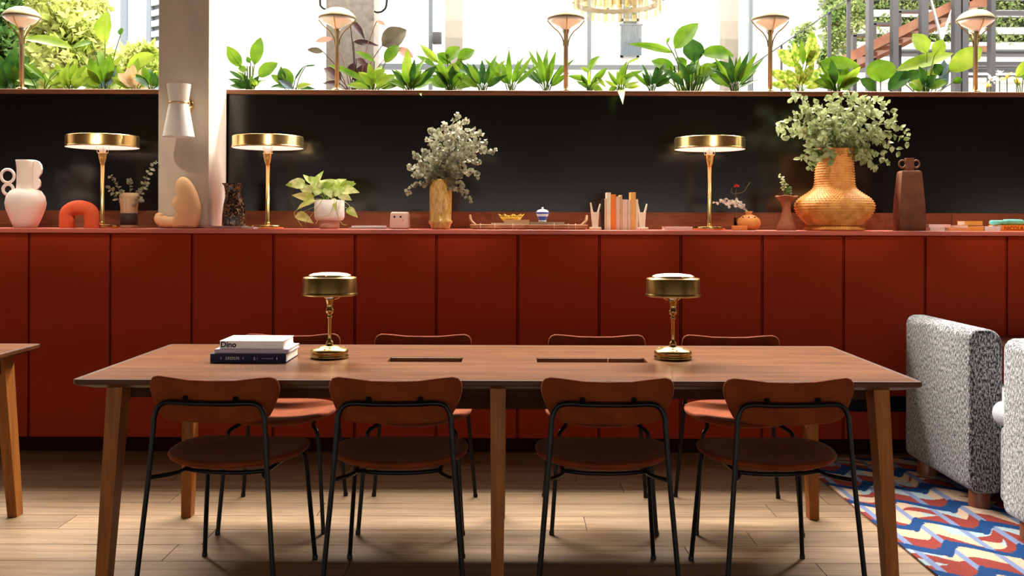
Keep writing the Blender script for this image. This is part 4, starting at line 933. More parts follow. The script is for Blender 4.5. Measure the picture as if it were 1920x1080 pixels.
# books at the right end
D = 5.72
flat('bk_pink', (.78, .50, .50), .6); flat('bk_peach', (.80, .38, .16), .6); flat('bk_orange', (.80, .40, .08), .6); flat('bk_vivid', (.85, .27, .02), .55); flat('turquoise', (.16, .50, .44), .35, var=.2)
book('book', 'white book at the bottom beside the brown bottle vase', X(1735, D), X(1762, D), D - .07, .13, ZT, .018, M['white_paper'])
book('book', 'pink book leaning over the white one beside the bottle vase', X(1735, D), X(1775, D), D - .05, .12, ZT + .019, .018, M['bk_pink'])
book('book', 'small peach orange book in front of the pink one', X(1764, D), X(1800, D), D - .11, .10, ZT, .0175, M['bk_peach'])
book('book', 'small pale pink book on top of the peach one', X(1776, D), X(1800, D), D - .10, .10, ZT + .018, .013, M['pale_pink'])
book('book', 'orange book in the middle of the right-hand pile', X(1801, D), X(1832, D), D - .08, .12, ZT, .026, M['bk_orange'])
book('book', 'yellowish orange book topmost of the right-hand pile', X(1797, D), X(1830, D), D - .08, .10, ZT + .0320, .024, M['bk_orange'])
book('book', 'white book lying open-edged left of the vivid orange book', X(1833, D), X(1861, D), D - .09, .14, ZT, .026, M['white_paper'])
o = book('book', 'vivid orange book with dark capital letters, at the right picture edge', X(1862, D), X(1950, D), D - .10, .16, ZT, .034, M['bk_vivid'])
flat('dark_red_ink', (.25, .02, .01), .6)
me = text_mesh('NICOLA', .0295, .0004, .0003); link('lettering', me, M['dark_red_ink'], o, loc=(-.120, -.0806, .0065), rot=(PI / 2, 0, 0))
t = thing('chain_ornament', 'turquoise ceramic link ornament lying on the vivid orange book', 'ornament', (X(1884, D), D - .02, ZT + .0345))
MB().tube([(-.05 + .034 * math.cos(a), .022 * math.sin(a), .014) for a in [2 * PI * q / 24 for q in range(24)]], .0135, 10, closed=True).build('link', M['turquoise'], t)
MB().tube(spline([(-.035, -.03, .016), (.0, -.034, .018), (.05, -.03, .017), (.082, -.02, .016)], 5), [.013] + [.0155] * 13 + [.014, .011], 12).build('bar', M['turquoise'], t)
# ------------------------------------------------------------------ planter trough behind the panel
pt_ = thing('planter_trough', 'long planter trough behind the black panel, full of plants', 'planter', (0, YP + .175, 1.3))
MB().box((-4.4, .0, .60), (4.4, .02, .77)).box((-4.4, .78, .40), (4.4, .80, .72)).box((-4.4, .02, .40), (4.4, .78, .42)).build('box', M['black'], pt_)
MB().box((-4.38, .021, .421), (4.38, .779, .71)).build('soil', M['soil'], pt_)
ZS = 2.012
# mushroom lamps on the ledge
def ledge_lamp():
    t = thing('mushroom_lamp', '', 'lamp', group='brass mushroom lamps on the planter ledge'); B = M['palebrass']
    MB().lathe([(0, 0), (.032, 0), (.033, .004), (.033, .018), (.028, .022), (.018, .026), (0, .026)], 28).build('base', M['brass'], t)
    MB().lathe([(.0, .024), (.0135, .026), (.0135, .36), (.018, .372), (.024, .385), (0, .386)], 16).build('stem', M['satin_brass'], t)
    MB().lathe([(.020, .388), (.034, .404), (.062, .418), (.090, .434), (.110, .452), (.104, .45), (.06, .424), (.0, .40)], 40).build('bowl', M['opal'], t)
    MB().lathe([(.112, .452), (.115, .456), (.112, .464), (.100, .480), (.078, .500), (.045, .515), (.0, .521)], 40).build('dome', M['dome_brass'], t)
    for a in (-8, 82, 172, 262):
        c, s = math.cos(math.radians(a + 8)), math.sin(math.radians(a + 8))
        MB().tube(spline([(.0135 * c, .0135 * s, .29), (.019 * c, .019 * s, .33), (.044 * c, .044 * s, .374), (.082 * c, .082 * s, .408), (.114 * c, .114 * s, .446)], 5), .0036, 6).build('arm', M['oldbrass'], t)
    return t
ll = ledge_lamp(); YL = 6.19
for i, (px, lab) in enumerate([(40, 'brass mushroom lamp on the planter ledge at far left'), (631, 'brass mushroom lamp on the ledge in front of the concrete column'), (1060, 'brass mushroom lamp on the ledge left of the chandelier, in the middle'), (1443, 'brass mushroom lamp on the ledge beside the speckled yellow-green plant'), (1828, 'brass mushroom lamp on the ledge in front of the steel stair, far right')]):
    o = ll if i == 0 else copy_tree(ll); o.location = (X(px, YL), YL, ZL); o.rotation_euler.z = i * .5 * 0; o['label'] = lab

# ------------------------------------------------------------------ planter plants
G = [leaf_mat('leaf_mid_green', (0.0396, 0.103, 0.00475), (0.103, 0.182, 0.0119), scale=9, tr=.45), leaf_mat('leaf_deep_green', (0.0088, 0.0374, 0.00528), (0.0308, 0.088, 0.0088), scale=9, tr=.3), leaf_mat('leaf_lime', (0.103, 0.178, 0.00935), (0.196, 0.258, 0.0281), scale=8, tr=.5),
     leaf_mat('leaf_burgundy', (0.0193, 0.0088, 0.0099), (0.055, 0.0248, 0.022), scale=10, tr=.2), leaf_mat('leaf_grey_olive', (0.055, 0.0468, 0.0303), (0.11, 0.0935, 0.0605), scale=8, tr=.25), leaf_mat('leaf_blue_grey', (0.077, 0.132, 0.165), (0.154, 0.209, 0.242), scale=8, tr=.2),
     leaf_mat('leaf_peach', (0.33, 0.209, 0.088), (0.418, 0.319, 0.187), scale=8, tr=.4), leaf_mat('leaf_speckled', (0.103, 0.187, 0.00935), (0.309, 0.327, 0.0654), scale=45, tr=.45, lo=.42, hi=.58), leaf_mat('leaf_rose', (0.22, 0.11, 0.077), (0.303, 0.165, 0.121), scale=8, tr=.35)]
DPL = 6.42
def fan(px, R, n, a0, a1, w, shape, mi, jit=.15, by=168, y_sc=1.0):
    r = random.Random(int(px)); out = []
    for i in range(n):
        a = math.radians(a0 + (a1 - a0) * (i + .5) / n + r.uniform(-6, 6)); rr = R * r.uniform(1 - jit * 2, 1 + jit)
        rr *= 1.1; w_ = w * (.9 if shape == 'lance' else 1.15); st = .18; out.append((px + rr * st * math.cos(a), by - rr * st * math.sin(a) * y_sc, px + rr * math.cos(a), by - rr * math.sin(a) * y_sc, w_ * r.uniform(.8, 1.15), shape, mi if not isinstance(mi, tuple) else r.choice(mi), r.uniform(-.14, .14)))
    return out
L_ = 'lance'; O_ = 'oval'
PLANTS = [
 ('banana_plant', 'tall lime plant with an upright paddle leaf, left of the pillar', 195, [(197, 82, 203, 21, 40, O_, 2), (137, 91, 42, 73, 26, O_, 2), (172, 80, 135, 90, 16, O_, 0), (292, 103, 237, 128, 28, O_, 2), (226, 66, 228, 52, 12, O_, 0), (197, 163, 172, 138, 26, O_, 5), (200, 160, 216, 129, 22, O_, 5)] + fan(195, 60, 8, 10, 170, 20, O_, (0, 2, 2)), 6.5),
 ('lime_plant', 'low lime rosette plant at the foot of the paddle-leaf plant', 128, fan(128, 55, 11, 15, 165, 15, 'strap', (2, 2, 0)), 6.4),
 ('dark_leaf_plant', 'dark green bushy plant behind the leftmost ledge lamp', 22, fan(22, 62, 12, 10, 170, 22, O_, (1, 1, 0)), 6.55),
 ('striped_plant', 'green plant with long arching leaves right of the leftmost ledge lamp', 78, [(60, 150, 25, 112, 14, L_, 1), (85, 150, 40, 116, 12, L_, 0), (90, 155, 118, 130, 12, L_, 0), (70, 160, 30, 150, 16, L_, 0), (95, 160, 140, 148, 14, L_, 2)], 6.35),
 ('bromeliad', 'peach and yellow bromeliad beside the pillar', 255, fan(255, 50, 10, 15, 165, 14, 'strap', (6, 6, 2)), 6.38),
 ('corner_plant', 'dark green small plant tucked against the left side of the pillar', 285, fan(285, 38, 7, 30, 160, 14, O_, (1, 1, 0)), 6.3),
 ('peace_lily', 'green plant with broad oval leaves just right of the pillar', 468, [(477, 122, 489, 70, 25, O_, 0), (452, 126, 424, 86, 24, O_, 0), (484, 144, 521, 118, 26, O_, 0), (463, 132, 446, 128, 14, O_, 0), (470, 118, 462, 106, 10, L_, 0), (462, 160, 428, 148, 12, L_, 1), (462, 165, 430, 160, 12, L_, 1), (480, 160, 476, 148, 12, O_, 2), (456, 150, 428, 132, 8, L_, 1)] + fan(468, 38, 6, 10, 170, 13, L_, (0, 1)), 6.4),
 ('low_leafy_plant', 'low green plant with pale midribs between the pillar and the burgundy plant', 545, [(530, 158, 527, 124, 16, L_, 1), (548, 160, 531, 127, 20, O_, 0), (535, 160, 508, 140, 14, O_, 0), (540, 165, 505, 165, 12, L_, 1), (550, 166, 522, 150, 14, L_, 5), (555, 164, 585, 158, 12, L_, 2), (560, 166, 592, 167, 9, L_, 1), (553, 150, 573, 122, 4, 'strap', 1), (573, 124, 593, 122, 3, 'strap', 1)], 6.36),
 ('burgundy_plant', 'dark burgundy leaved plant in front of the concrete column', 665, [(624, 72, 591, 78, 12, O_, 8), (606, 97, 576, 93, 12, O_, 4), (656, 38, 684, 74, 17, L_, 3), (663, 78, 710, 86, 13, L_, 3), (716, 86, 762, 56, 40, O_, 4), (742, 92, 775, 108, 18, O_, 8), (706, 40, 722, 47, 9, O_, 8), (640, 150, 607, 128, 24, O_, 3), (640, 158, 604, 157, 12, L_, 3), (660, 150, 690, 118, 18, O_, 3), (664, 160, 698, 150, 20, O_, 3), (655, 140, 665, 118, 16, O_, 3), (668, 110, 690, 124, 12, L_, 3)], 6.5),
 ('philodendron', 'bright green plant with toothed leaf right of the second ledge lamp', 700, [(685, 152, 614, 121, 13, 'strap', 0), (722, 118, 748, 84, 24, O_, 0), (702, 116, 664, 96, 12, L_, 0), (690, 165, 648, 160, 14, L_, 2), (700, 150, 722, 130, 18, O_, 2), (705, 165, 740, 140, 18, O_, 2), (695, 150, 672, 135, 14, L_, 2), (712, 165, 758, 156, 18, L_, 0), (690, 155, 700, 128, 14, O_, 0)] + fan(705, 44, 8, 10, 170, 15, O_, (0, 2, 2)), 6.38),
 ('bird_nest_fern', 'fern with one upright strap leaf, between burgundy plant and striped plant', 770, [(766, 162, 764, 91, 16, 'strap', 2), (778, 162, 818, 124, 16, 'strap', 1), (760, 165, 725, 148, 14, L_, 0), (772, 165, 800, 108, 16, L_, 0), (768, 166, 786, 140, 18, O_, 1), (755, 165, 740, 130, 14, L_, 2), (785, 168, 790, 180, 9, L_, 0, -.3)] + fan(768, 48, 8, 15, 165, 14, L_, (0, 0, 1)), 6.33),
 ('calathea', 'striped broad leaved plant left of a row of lance leaved plants', 845, [(838, 112, 862, 88, 28, O_, 0), (858, 112, 890, 94, 24, O_, 0), (822, 118, 787, 83, 15, L_, 2), (816, 124, 780, 104, 12, L_, 0), (845, 118, 820, 100, 22, O_, 0), (848, 122, 882, 140, 18, L_, 1), (840, 130, 805, 130, 16, O_, 0), (850, 140, 850, 118, 26, O_, 2), (840, 150, 830, 135, 20, O_, 0), (855, 155, 875, 125, 18, O_, 0)] + fan(845, 52, 9, 10, 170, 17, O_, (0, 0, 1)), 6.45),
 ('lance_plant', 'fan of lance leaves, leftmost of the small plants in the middle', 905, fan(905, 58, 11, 22, 165, 14, L_, (0, 0, 1)), 6.36),
 ('lance_plant', 'upright lance leaved plant left of the middle ledge lamp', 957, fan(957, 62, 9, 35, 140, 13, L_, 0), 6.4),
 ('lance_plant', 'spreading lance leaved plant touching the middle ledge lamp', 1025, fan(1025, 68, 11, 35, 150, 13, L_, (0, 0, 1)), 6.38),
 ('young_plant', 'small pale green plant right of the middle ledge lamp', 1105, [(1105, 132, 1125, 105, 16, O_, 0), (1108, 158, 1138, 127, 13, O_, 0), (1105, 135, 1088, 126, 9, L_, 2), (1100, 150, 1064, 142, 11, L_, 0), (1105, 160, 1132, 172, 14, L_, 0), (1118, 145, 1136, 165, 9, L_, 2), (1098, 158, 1083, 156, 7, L_, 4)] + fan(1105, 32, 5, 15, 165, 9, L_, (0, 2)), 6.38),
 ('drooping_plant', 'plant whose one leaf hangs over the ledge, under the chandelier', 1163, [(1160, 152, 1176, 115, 12, L_, 0), (1165, 150, 1207, 132, 11, L_, 0), (1178, 118, 1200, 110, 5, 'strap', 2), (1170, 160, 1200, 162, 12, L_, 2), (1155, 165, 1140, 172, 12, L_, 0), (1165, 160, 1165, 140, 16, O_, 2), (1165, 169, 1168, 196, 13, L_, 0, -.62)] + fan(1163, 40, 6, 15, 165, 10, L_, (0, 2)), 6.36),
 ('lance_plant', 'small dark lance leaved plant left of the large peace lily', 1222, fan(1222, 48, 10, 25, 155, 11, L_, (1, 1, 0)), 6.36),
 ('peace_lily', 'large peace lily with many stems, tallest plant right of the chandelier', 1292, [(1265, 92, 1309, 44, 36, O_, 0), (1262, 99, 1175, 82, 15, L_, 0), (1302, 116, 1296, 72, 42, O_, 1), (1314, 100, 1376, 106, 30, O_, 0), (1266, 132, 1221, 114, 24, O_, 0), (1322, 132, 1372, 122, 22, O_, 1), (1308, 142, 1345, 122, 26, O_, 0), (1285, 128, 1268, 108, 20, O_, 0), (1290, 140, 1305, 120, 22, O_, 1), (1330, 140, 1358, 160, 20, O_, 0), (1256, 155, 1232, 146, 18, O_, 0), (1250, 80, 1256, 70, 7, O_, 0), (1270, 150, 1284, 130, 14, O_, 2)] + fan(1292, 62, 4, 20, 160, 18, O_, (0, 1)), 6.45),
 ('lance_plant', 'spreading lance leaved plant left of the fourth ledge lamp', 1377, fan(1377, 66, 13, 20, 160, 12, L_, (0, 0, 1)), 6.34),
 ('aglaonema', 'speckled yellow-green plant right of the fourth ledge lamp', 1498, [(1490, 126, 1457, 92, 24, O_, 7), (1512, 120, 1524, 57, 24, O_, 7), (1506, 122, 1502, 74, 13, L_, 0), (1512, 124, 1536, 84, 20, O_, 7), (1494, 122, 1488, 75, 16, L_, 7), (1480, 152, 1443, 133, 22, O_, 7), (1476, 164, 1440, 156, 14, L_, 7), (1488, 150, 1470, 130, 12, L_, 7)] + fan(1500, 48, 8, 10, 170, 15, O_, 7), 6.38),
 ('arching_plant', 'green plant with one broad arching leaf in front of the stair foot', 1568, [(1536, 118, 1612, 124, 26, O_, 0), (1560, 150, 1540, 118, 16, O_, 0), (1566, 160, 1566, 125, 18, O_, 2), (1562, 164, 1520, 160, 18, O_, 1), (1556, 160, 1516, 148, 16, L_, 2), (1574, 164, 1604, 126, 12, L_, 1), (1570, 166, 1600, 160, 14, L_, 0)] + fan(1568, 50, 8, 10, 170, 15, O_, (0, 0, 1, 2)), 6.36),
 ('rubber_plant', 'plant with a big round green leaf left of the giant lime plant', 1651, [(1651, 154, 1648, 111, 54, 'round', 0), (1642, 169, 1612, 148, 24, O_, 1)], 6.34),
 ('banana_plant', 'giant lime plant with broad leaves in front of the rust stair', 1735, [(1680, 132, 1788, 100, 30, O_, 2), (1738, 100, 1711, 63, 40, O_, 2), (1752, 104, 1768, 74, 26, O_, 2), (1778, 134, 1842, 90, 40, O_, 2), (1752, 120, 1764, 142, 22, O_, 1), (1665, 168, 1708, 134, 30, O_, 1), (1685, 150, 1732, 136, 22, O_, 1), (1722, 165, 1750, 140, 16, L_, 1), (1730, 160, 1762, 150, 14, O_, 0), (1748, 168, 1744, 152, 18, O_, 2), (1786, 155, 1804, 148, 14, O_, 0), (1768, 165, 1770, 112, 18, 'strap', 5)] + fan(1735, 40, 9, 5, 175, 16, O_, (0, 1, 2)), 6.44),
 ('edge_plant', 'lime plant at the right picture edge above the orange flowers', 1915, [(1905, 145, 1925, 112, 18, O_, 2), (1918, 150, 1932, 125, 18, O_, 0), (1912, 160, 1900, 148, 12, L_, 2)], 6.4),
]
for (nm, lab, px, lv, D) in PLANTS: plant(nm, lab, px, D, ZS, lv, G, group='plants in the planter', thick=.0032)
# thick pale stems of the peace lilies
for px0, D, xs in ((468, 6.4, (460, 464, 468, 473)), (1292, 6.45, tuple(range(1262, 1326, 6)))):
    par = [o for o in C.objects if o.name.startswith('peace_lily') and abs(o.location.x - X(px0, D)) < .01][0]
    for x in xs: MB().tube(spline([P(x * .6 + px0 * .4, 176, D + rnd.uniform(-.05, .05)) - par.location, P(x, 150, D) - par.location, P(x + (x - px0) * .15, 124, D) - par.location], 3), [.006] * 3 + [.0045] * 4, 6).build('stem', G[2] if x % 4 else G[0], par)
# white and orange flowers at the right
M['orange_petal'] = leaf_mat('orange_petal', (.75, .36, .05), (.85, .52, .12), tr=.35)
def flower(name, label, px, py, R, n, mt, D):
    o = Vector((X(px, D), D, ZS)); t = thing(name, label, 'flower', o, group='flowers in the planter'); c = P(px, py, D) - o; k = D / F
    MB().tube([(0, 0, 0), c], .003, 6).build('stem', G[0], t); r = random.Random(int(px))
    for i in range(n):
        a = r.uniform(0, 2 * PI); el = r.uniform(-.3, 1.2); d = Vector((math.cos(a) * math.cos(el), math.sin(a) * math.cos(el) - .3, math.sin(el))).normalized()
        MB().leaf(c, c + d * R * k * r.uniform(.8, 1.1), R * k * .38, 'lance', bend=.15, nrm=(0, -.6, 1), n=6).build('petal', mt, t)
flower('white_flower', 'white spiky flower right of the rightmost ledge lamp', 1857, 152, 17, 16, M['white_petal'], 6.34)
flower('white_flower', 'small white flower behind the spiky one at far right', 1874, 141, 12, 10, M['white_petal'], 6.45)
flower('orange_flower', 'large orange flower at far right of the ledge', 1888, 148, 17, 12, M['orange_petal'], 6.36)
flower('orange_flower', 'low orange flower at the foot of the white spiky flower', 1850, 165, 12, 9, M['orange_petal'], 6.3)
flower('orange_flower', 'small orange flower beside the right picture edge', 1906, 156, 13, 9, M['orange_petal'], 6.42)

# ------------------------------------------------------------------ court behind the planter
cf = MB().box((-16, 6.95, -.2), (16, 24, -.02)).build('court_floor', mat('pale_paving', (.55, .53, .50), rough=.9)); tag(cf, kind='structure')
# white building across the court
YF = 14.0
fa = MB().box((X(215, YF), YF, -.02), (X(1610, YF), YF + .4, 7.5)).build('wall_court', M['facade']); tag(fa, kind='structure')
flat('dim_glass', (.16, .21, .20), .4); flat('pale_frame', (.42, .43, .45), .6); flat('rail_grey', (.16, .19, .23), .5)
def far_window(label, px0, px1, py0, py1, D, cols, rows, glass='dim_glass', rail=False):
    a, b = P(px0, py1, D), P(px1, py0, D); w, h = b.x - a.x, b.z - a.z
    t = thing('window', label, 'window', (a.x, D, a.z)); fw = .035
    mb = MB().box((0, -.06, 0), (w, 0, fw)).box((0, -.06, h - fw), (w, 0, h)).box((0, -.06, 0), (fw, 0, h)).box((w - fw, -.06, 0), (w, 0, h))
    for i in range(1, cols): mb.box((w * i / cols - fw / 2, -.06, 0), (w * i / cols + fw / 2, 0, h))
    for j in range(1, rows): mb.box((0, -.06, h * j / rows - fw / 2), (w, 0, h * j / rows + fw / 2))
    mb.build('frame', M['pale_frame'], t)
    for i in range(cols):
        for j in range(rows): MB().box((w * i / cols + fw / 2, -.02, h * j / rows + fw / 2), (w * (i + 1) / cols - fw / 2, -.004, h * (j + 1) / rows - fw / 2)).build('pane', M[glass], t)
    if rail:
        for i in range(11): MB().box((w * i / 10 - .012, -.20, 0), (w * i / 10 + .012, -.18, h * .40)).build('bar', M['rail_grey'], t)
        MB().box((-.03, -.21, h * .40), (w + .03, -.17, h * .42)).build('handrail', M['rail_grey'], t)
far_window('distant window with balcony bars under the chandelier', 1163, 1198, -30, 108, YF - .01, 1, 2, rail=True)
far_window('distant pale window right of the fourth ledge lamp', 1470, 1508, -40, 60, YF - .01, 1, 2)
far_window('distant pale window above the stair handrail', 1517, 1560, -40, 34, YF - .01, 1, 1)
# building at the left with a shuttered window, turned to the court
lb = thing('side_building', 'white side building with a blue-grey slatted window, seen left of the pillar', 'building', (X(232, 11), 11, 0), rz=math.radians(-40))
MB().box((0, 0, -.02), (1.25, .3, 7)).build('wall', M['facade'], lb)
wf = MB().box((.02, -.06, 2.62), (1.2, 0, 2.72)).box((.02, -.06, 2.62), (.10, 0, 5.2)).box((.55, -.06, 2.62), (.62, 0, 5.2)).box((.02, -.14, 2.55), (1.2, 0, 2.62)).build('window_frame', M['rail_grey'], lb)
MB().box((.11, -.02, 2.73), (.54, -.005, 5.2)).build('pane', M['pale_frame'], lb)
for i in range(22): MB().box((.63, -.05, 2.76 + i * .11), (1.2, -.02, 2.82 + i * .11)).build('slat', M['pale_frame'], lb)
MB().box((.63, -.015, 2.73), (1.2, -.004, 5.2)).build('pane', M['rail_grey'], lb)
# concrete column with cable
YC = 7.7
co = thing('concrete_column', 'bare concrete column behind the burgundy plant', 'column', (X(655, YC), YC, 0)); hw = 45 * YC / F
for a, b in ((0, 1.2), (1.2, 2.42), (2.42, 3.6), (3.6, 4.4)): MB().rbox((-hw, 0, a + .002), (hw, .3, b - .002), r=.006).build('segment', M['concrete'], co)
def cable(label, pts, D): tag(MB().tube(spline([P(a, b, D) for a, b in pts], 6), .008, 8).build('cable', M['black']), label, 'cable', 'cables on the concrete column')
cable('dark cable loop on the left side of the concrete column', [(601, -60), (600, 0), (603, 13), (612, 18)], YC - .02); cable('dark cable loop on the right side of the concrete column', [(727, -60), (725, 5), (718, 20), (708, 23), (702, 21)], YC - .02)
# glazed screen: mullions, rails, panes
YG = 8.6
wn = thing('window_1', '', '', (0, YG, 0)); wn['kind'] = 'structure'
for a, b in ((803, 810), (1100, 1107), (1402, 1409)): MB().box((X(a, YG), -.03, 0), (X(b, YG), .03, 5)).build('mullion', M['frame_grey'], wn)
for a, b, y0, y1 in ((702, 803, 121, 131), (810, 1100, 122, 130), (1107, 1402, 122, 130)):
    MB().box((X(a, YG), -.03, P(960, y1, YG).z), (X(b, YG), .03, P(960, y0, YG).z)).build('rail', M['frame_grey'], wn)
for a, b in ((702, 803), (810, 1100), (1107, 1402)): MB().box((X(a, YG), -.004, P(960, 121, YG).z), (X(b, YG), .004, 5)).build('pane', M['pane'], wn)
for a, b in ((702, 803), (810, 1100), (1107, 1402)): MB().box((X(a, YG), -.004, 0), (X(b, YG), .004, P(960, 131, YG).z)).build('pane', M['pane'], wn)
tag(MB().rbox((X(811, YG), YG - .10, P(960, 86, YG).z), (X(828, YG), YG - .035, P(960, 63, YG).z), r=.01).build('door_handle_box', M['steel']), 'small dark grey box on the window frame left of the pale column', 'box')
flat('beige_column', (.16, .135, .115), .8)
for (a, b, lab) in ((833, 865, 'pale beige column behind the window, left of centre'), (1356, 1384, 'pale beige column behind the window, right of the large peace lily')):
    D = 9.6; tag(MB().rbox((X(a, D), D, -.02), (X(b, D), D + .2, 5.5), r=.01).build('pale_column', M['beige_column']), lab, 'column')

# chandelier hanging in the court, glass slats on two rings
YH = 7.9; k = YH / F; zb = P(1156, 9, YH).z
cd = thing('chandelier', 'round chandelier of glass slats on a scalloped metal ring', 'chandelier', (X(1156, YH), YH, zb)); RO = 76 * k
flat('ring_metal', (.28, .25, .20), .35, metal=.8); M['slat'] = pane_mat('clear_slat', (.93, .90, .82), .18, .05); M['amber_slat'] = pane_mat('amber_slat', (.88, .80, .58), .15, .1)
n = 120; v = []; f = []
for q in range(n):
    a = 2 * PI * q / n; sca = .006 * abs(math.sin(15 * a))
    for rr, zz in ((RO, .028), (RO, -.004 - sca), (RO - .012, -.004 - sca), (RO - .012, .028)): v.append((rr * math.cos(a), rr * math.sin(a), zz))
for q in range(n):
    for j in range(4): f.append((q * 4 + j, q * 4 + (j + 1) % 4, ((q + 1) % n) * 4 + (j + 1) % 4, ((q + 1) % n) * 4 + j))
MB().add(v, f).build('ring', M['ring_metal'], cd)
MB().tube([((RO * .62) * math.cos(a), RO * .62 * math.sin(a), .16) for a in [2 * PI * q / 40 for q in range(40)]], .008, 6, closed=True).build('inner_ring', M['ring_metal'], cd)
for q in range(36):
    a = 2 * PI * q / 36; MB().box((-.004, -.017, -.07), (.004, .017, .22)).build('glass_slat', M['slat'] if q % 2 else M['amber_slat'], cd, loc=((RO + .02) * math.cos(a), (RO + .02) * math.sin(a), 0), rot=(0, 0, a))
for q in range(18):
    a = 2 * PI * q / 18; MB().box((-.004, -.022, .02), (.004, .022, .30)).build('amber_slat', M['amber_slat'], cd, loc=(RO * .62 * math.cos(a), RO * .62 * math.sin(a), 0), rot=(0, 0, a))
for q in range(12): a = 2 * PI * q / 12 + .1; MB().ellipsoid(((RO + .05) * math.cos(a), (RO + .05) * math.sin(a), .05), (.012, .012, .012), 8, 6).build('knob', M['ring_metal'], cd)
for q in range(3): a = 2 * PI * q / 3; MB().tube([(RO * .95 * math.cos(a), RO * .95 * math.sin(a), .03), (0, 0, 2.5)], .004, 6).build('chain', M['ring_metal'], cd)

# steel stair at the right
YS_ = 9.2; k = YS_ / F
stx = thing('steel_stair', 'rusty stair flight rising to the right between grey steel posts', 'stair', (X(1600, YS_), YS_, 0)); o_ = stx.location
def bar(name, pts, w, D, mt, par, d=.06):
    """flat bar between two photo points at distance D, w in px high"""
    (x0, y0), (x1, y1) = pts; a, b = P(x0, y0, D), P(x1, y1, D); dr = (b - a).normalized(); up = Vector((-dr.z, 0, dr.x)) * (w * D / F / 2)
    v = [a - up, b - up, b + up, a + up]; v = v + [p + Vector((0, d, 0)) for p in v]
    return MB().add([p - par.location for p in v], [(0, 1, 2, 3), (7, 6, 5, 4), (0, 4, 5, 1), (1, 5, 6, 2), (2, 6, 7, 3), (3, 7, 4, 0)]).build(name, mt, par)
bar('stringer', ((1560, 124), (1830, -12)), 17, YS_, M['rust'], stx); bar('stringer', ((1600, 128), (1830, 10)), 15, YS_ + .9, M['rust'], stx)
for i in range(9):
    a = P(1625 + i * 24, 100 - i * 12.2, YS_); MB().box((-.12, .06, -.02), (.12, .88, .02)).build('tread', M['rust'], stx, loc=a - o_)
bar('landing', ((1818, 5), (1864, 5)), 13, YS_, M['rust'], stx); bar('landing', ((1812, 91), (1862, 91)), 10, YS_, M['rust'], stx)
bar('brace', ((1745, -5), (1770, 84)), 3.4, YS_ - .1, M['pale_frame'], stx, .03); bar('brace', ((1790, 8), (1764, 84)), 3, YS_ - .05, M['pale_frame'], stx, .03)
for x0, x1, lab in ((1628, 1637, 'steel post left of the rust stair, first'), (1674, 1684, 'steel post second from left at the rust stair'), (1728, 1740, 'steel post in the middle of the rust stair'), (1790, 1801, 'steel post left of the rightmost ledge lamp'), (1804, 1815, 'steel post just behind the rightmost ledge lamp'), (1858, 1866, 'steel post right of the rightmost ledge lamp')):
    D = YS_ - .15; tag(MB().box((X(x0, D), D, -.02), (X(x1, D), D + .09, 6)).build('steel_post', M['steel']), lab, 'post', 'grey steel posts of the stair')
sf = thing('steel_screen', 'thin grey steel frames stepping up behind the posts', 'frame', (X(1600, 9.4), 9.4, 0))
for (x0, x1, y) in ((1600, 1628, 66), (1637, 1674, 44), (1684, 1728, 21)):
    bar('frame_bar', ((x0, y), (x1, y)), 5, 9.4, M['steel'], sf); bar('frame_bar', ((x0 + 3, y), (x0 + 3, 180)), 7, 9.4, M['steel'], sf)
for (x0, x1, y, w) in ((1866, 1990, 24, 8), (1812, 1990, 119, 7), (1812, 1990, 132, 6), (1812, 1990, 143, 4)): bar('frame_bar', ((x0, y), (x1, y)), w, 9.4, M['steel'], sf)
hr = thing('handrail', 'thin dark handrail sloping up towards the rust stair', 'handrail', (X(1480, 9.0), 9.0, 0))
bar('rail', ((1395, 133), (1600, -8)), 2.2, 9.0, M['steel'], hr, .03)
for x, yt in ((1411, 122), (1466, 84), (1556, 22), (1592, -3)): bar('post', ((x, yt), (x, 190)), 3 if x < 1500 else 6, 9.02, M['steel'], hr, .03)

# ------------------------------------------------------------------ green wall and trees (foliage clouds)
M['hedge'] = leaf_mat('hedge_leaf', (.10, .18, .04), (.28, .33, .14), scale=3, tr=.4); M['tree_leaf'] = leaf_mat('tree_leaf', (.22, .29, .04), (.60, .60, .24), scale=2.5, tr=.5); M['tree_dark'] = leaf_mat('tree_leaf_dark', (.015, .05, .01), (.07, .13, .03), scale=3, tr=.35)
def foliage(name, mt, parent, blobs, n, size, seed):
    r = random.Random(seed); v = []; f = []
    for _ in range(n):
        c, R = blobs[r.randrange(len(blobs))]
        d = Vector((r.gauss(0, 1), r.gauss(0, 1), r.gauss(0, 1))).normalized() * (r.random() ** .4)
        p = Vector(c) + Vector((d.x * R[0], d.y * R[1], d.z * R[2])); q = Quaternion((r.gauss(0, 1), r.gauss(0, 1), r.gauss(0, 1), r.gauss(0, 1))).normalized(); s = size * r.uniform(.6, 1.3)
        i = len(v); v += [p + q @ Vector(w) * s for w in ((0, 0, 0), (.5, .28, .06), (1, 0, 0), (.5, -.28, .06))]; f.append((i, i + 1, i + 2, i + 3))
    o = link(name, new_mesh(name, v, f), mt, parent); o['kind'] = 'stuff'; return o
gw = thing('green_wall', 'tiered green wall of planted troughs behind the steel stair', 'green wall', (X(1750, 11.5), 11.5, 0)); o_ = gw.location
MB().box((-1.6, .30, 0), (2.6, .4, 6)).build('backing', M['facade'], gw)
tiers = [-22, 10, 42, 70, 98, 128]
for i, ty in enumerate(tiers):
    z = P(1750, ty + 14, 11.5).z
    MB().box((-1.25 + .12 * (i % 2), -.02, z - .05), (2.6, .28, z + .03)).build('trough', M['pale_frame'], gw)
    if ty < 95: foliage('foliage', M['hedge'], gw, [((x * .18 - 1.15, .05, z + .10 + .03 * math.sin(x * 2.1)), (.16, .14, .085)) for x in range(21)], 2600, .055, 50 + i)
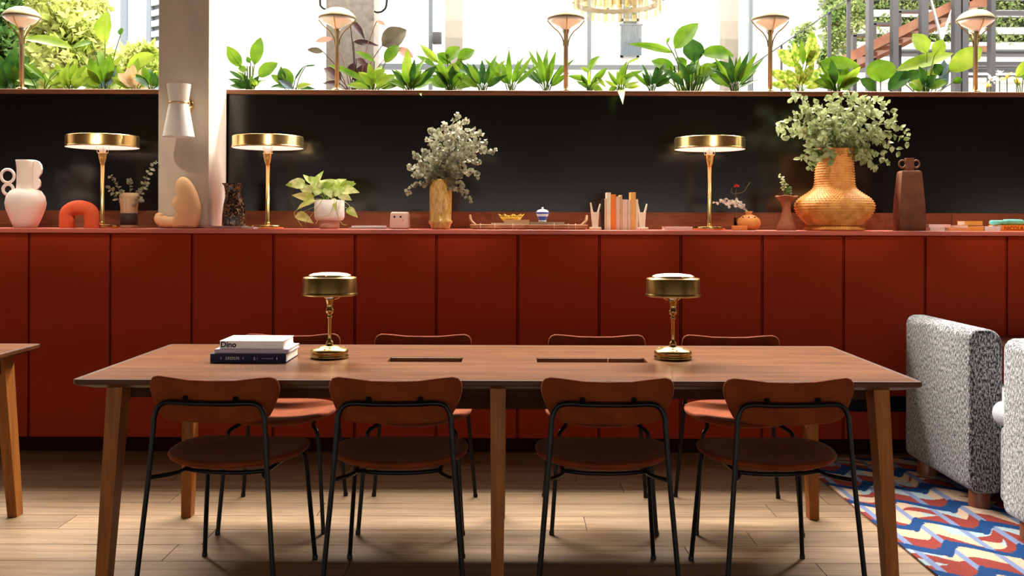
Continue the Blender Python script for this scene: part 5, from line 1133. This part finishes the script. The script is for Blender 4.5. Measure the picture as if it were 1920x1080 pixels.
# hanging creepers near the handrail
hc = thing('creeper', 'pale green creeper hanging beside the thin handrail', 'plant', P(1560, 120, 10.2)); o_ = hc.location
foliage('foliage', M['hedge'], hc, [(P(x, y, 10.2) - o_, (.10, .1, .12)) for x, y in ((1500, 70), (1496, 90), (1510, 60), (1555, 40), (1560, 70), (1556, 100), (1572, 20), (1575, 55), (1600, 10), (1604, 45), (1545, 110), (1620, 20), (1590, 80))], 2600, .05, 91)
MB().tube(spline([P(1566, 190, 10.2) - o_, P(1560, 100, 10.2) - o_, P(1575, 10, 10.2) - o_], 4), .012, 6).build('stem', M['twig'], hc)
# trees on the left
def tree(name, label, px, D, blobs, n, size, mt, seed):
    t = thing(name, label, 'tree', (X(px, D), D, -.02), group='trees in the court'); o = t.location
    foliage('foliage', mt, t, [(P(x, y, D + dd) - o, (r * D / F, r * D / F, r * .8 * D / F)) for x, y, r, dd in blobs], n, size, seed)
    top = P(blobs[0][0], blobs[0][1], D) - o
    MB().tube(spline([(0, 0, 0), (.05, 0, top.z * .5), top], 5), [.06] * 5 + [.045] * 6, 8).build('trunk', M['twig'], t)
tree('tree', 'sunlit yellow-green tree filling the view left of the paddle leaf', 110, 9.6, [(110, 30, 50, 0), (70, 60, 55, .2), (150, 60, 45, 0), (40, 100, 55, .1), (120, 110, 60, 0), (180, 110, 40, .2), (100, -30, 70, 0), (40, 20, 60, .3), (170, 10, 35, .2), (200, 150, 50, .3), (60, 150, 60, .3)], 4600, .10, M['tree_leaf'], 3)
tree('tree', 'darker green tree at the far left behind the ledge lamp', 8, 9.0, [(0, 80, 40, 0), (10, 120, 40, .1), (-30, 40, 50, 0), (8, 10, 26, .3), (25, 150, 40, 0), (-20, 150, 50, 0)], 3500, .09, M['tree_dark'], 5)
tree('shrub', 'loose yellow-green shrub below the slatted window', 262, 8.6, [(250, 105, 22, 0), (275, 95, 18, 0), (230, 130, 30, .1), (285, 130, 30, 0), (255, 140, 34, 0)], 1100, .07, M['tree_leaf'], 8)
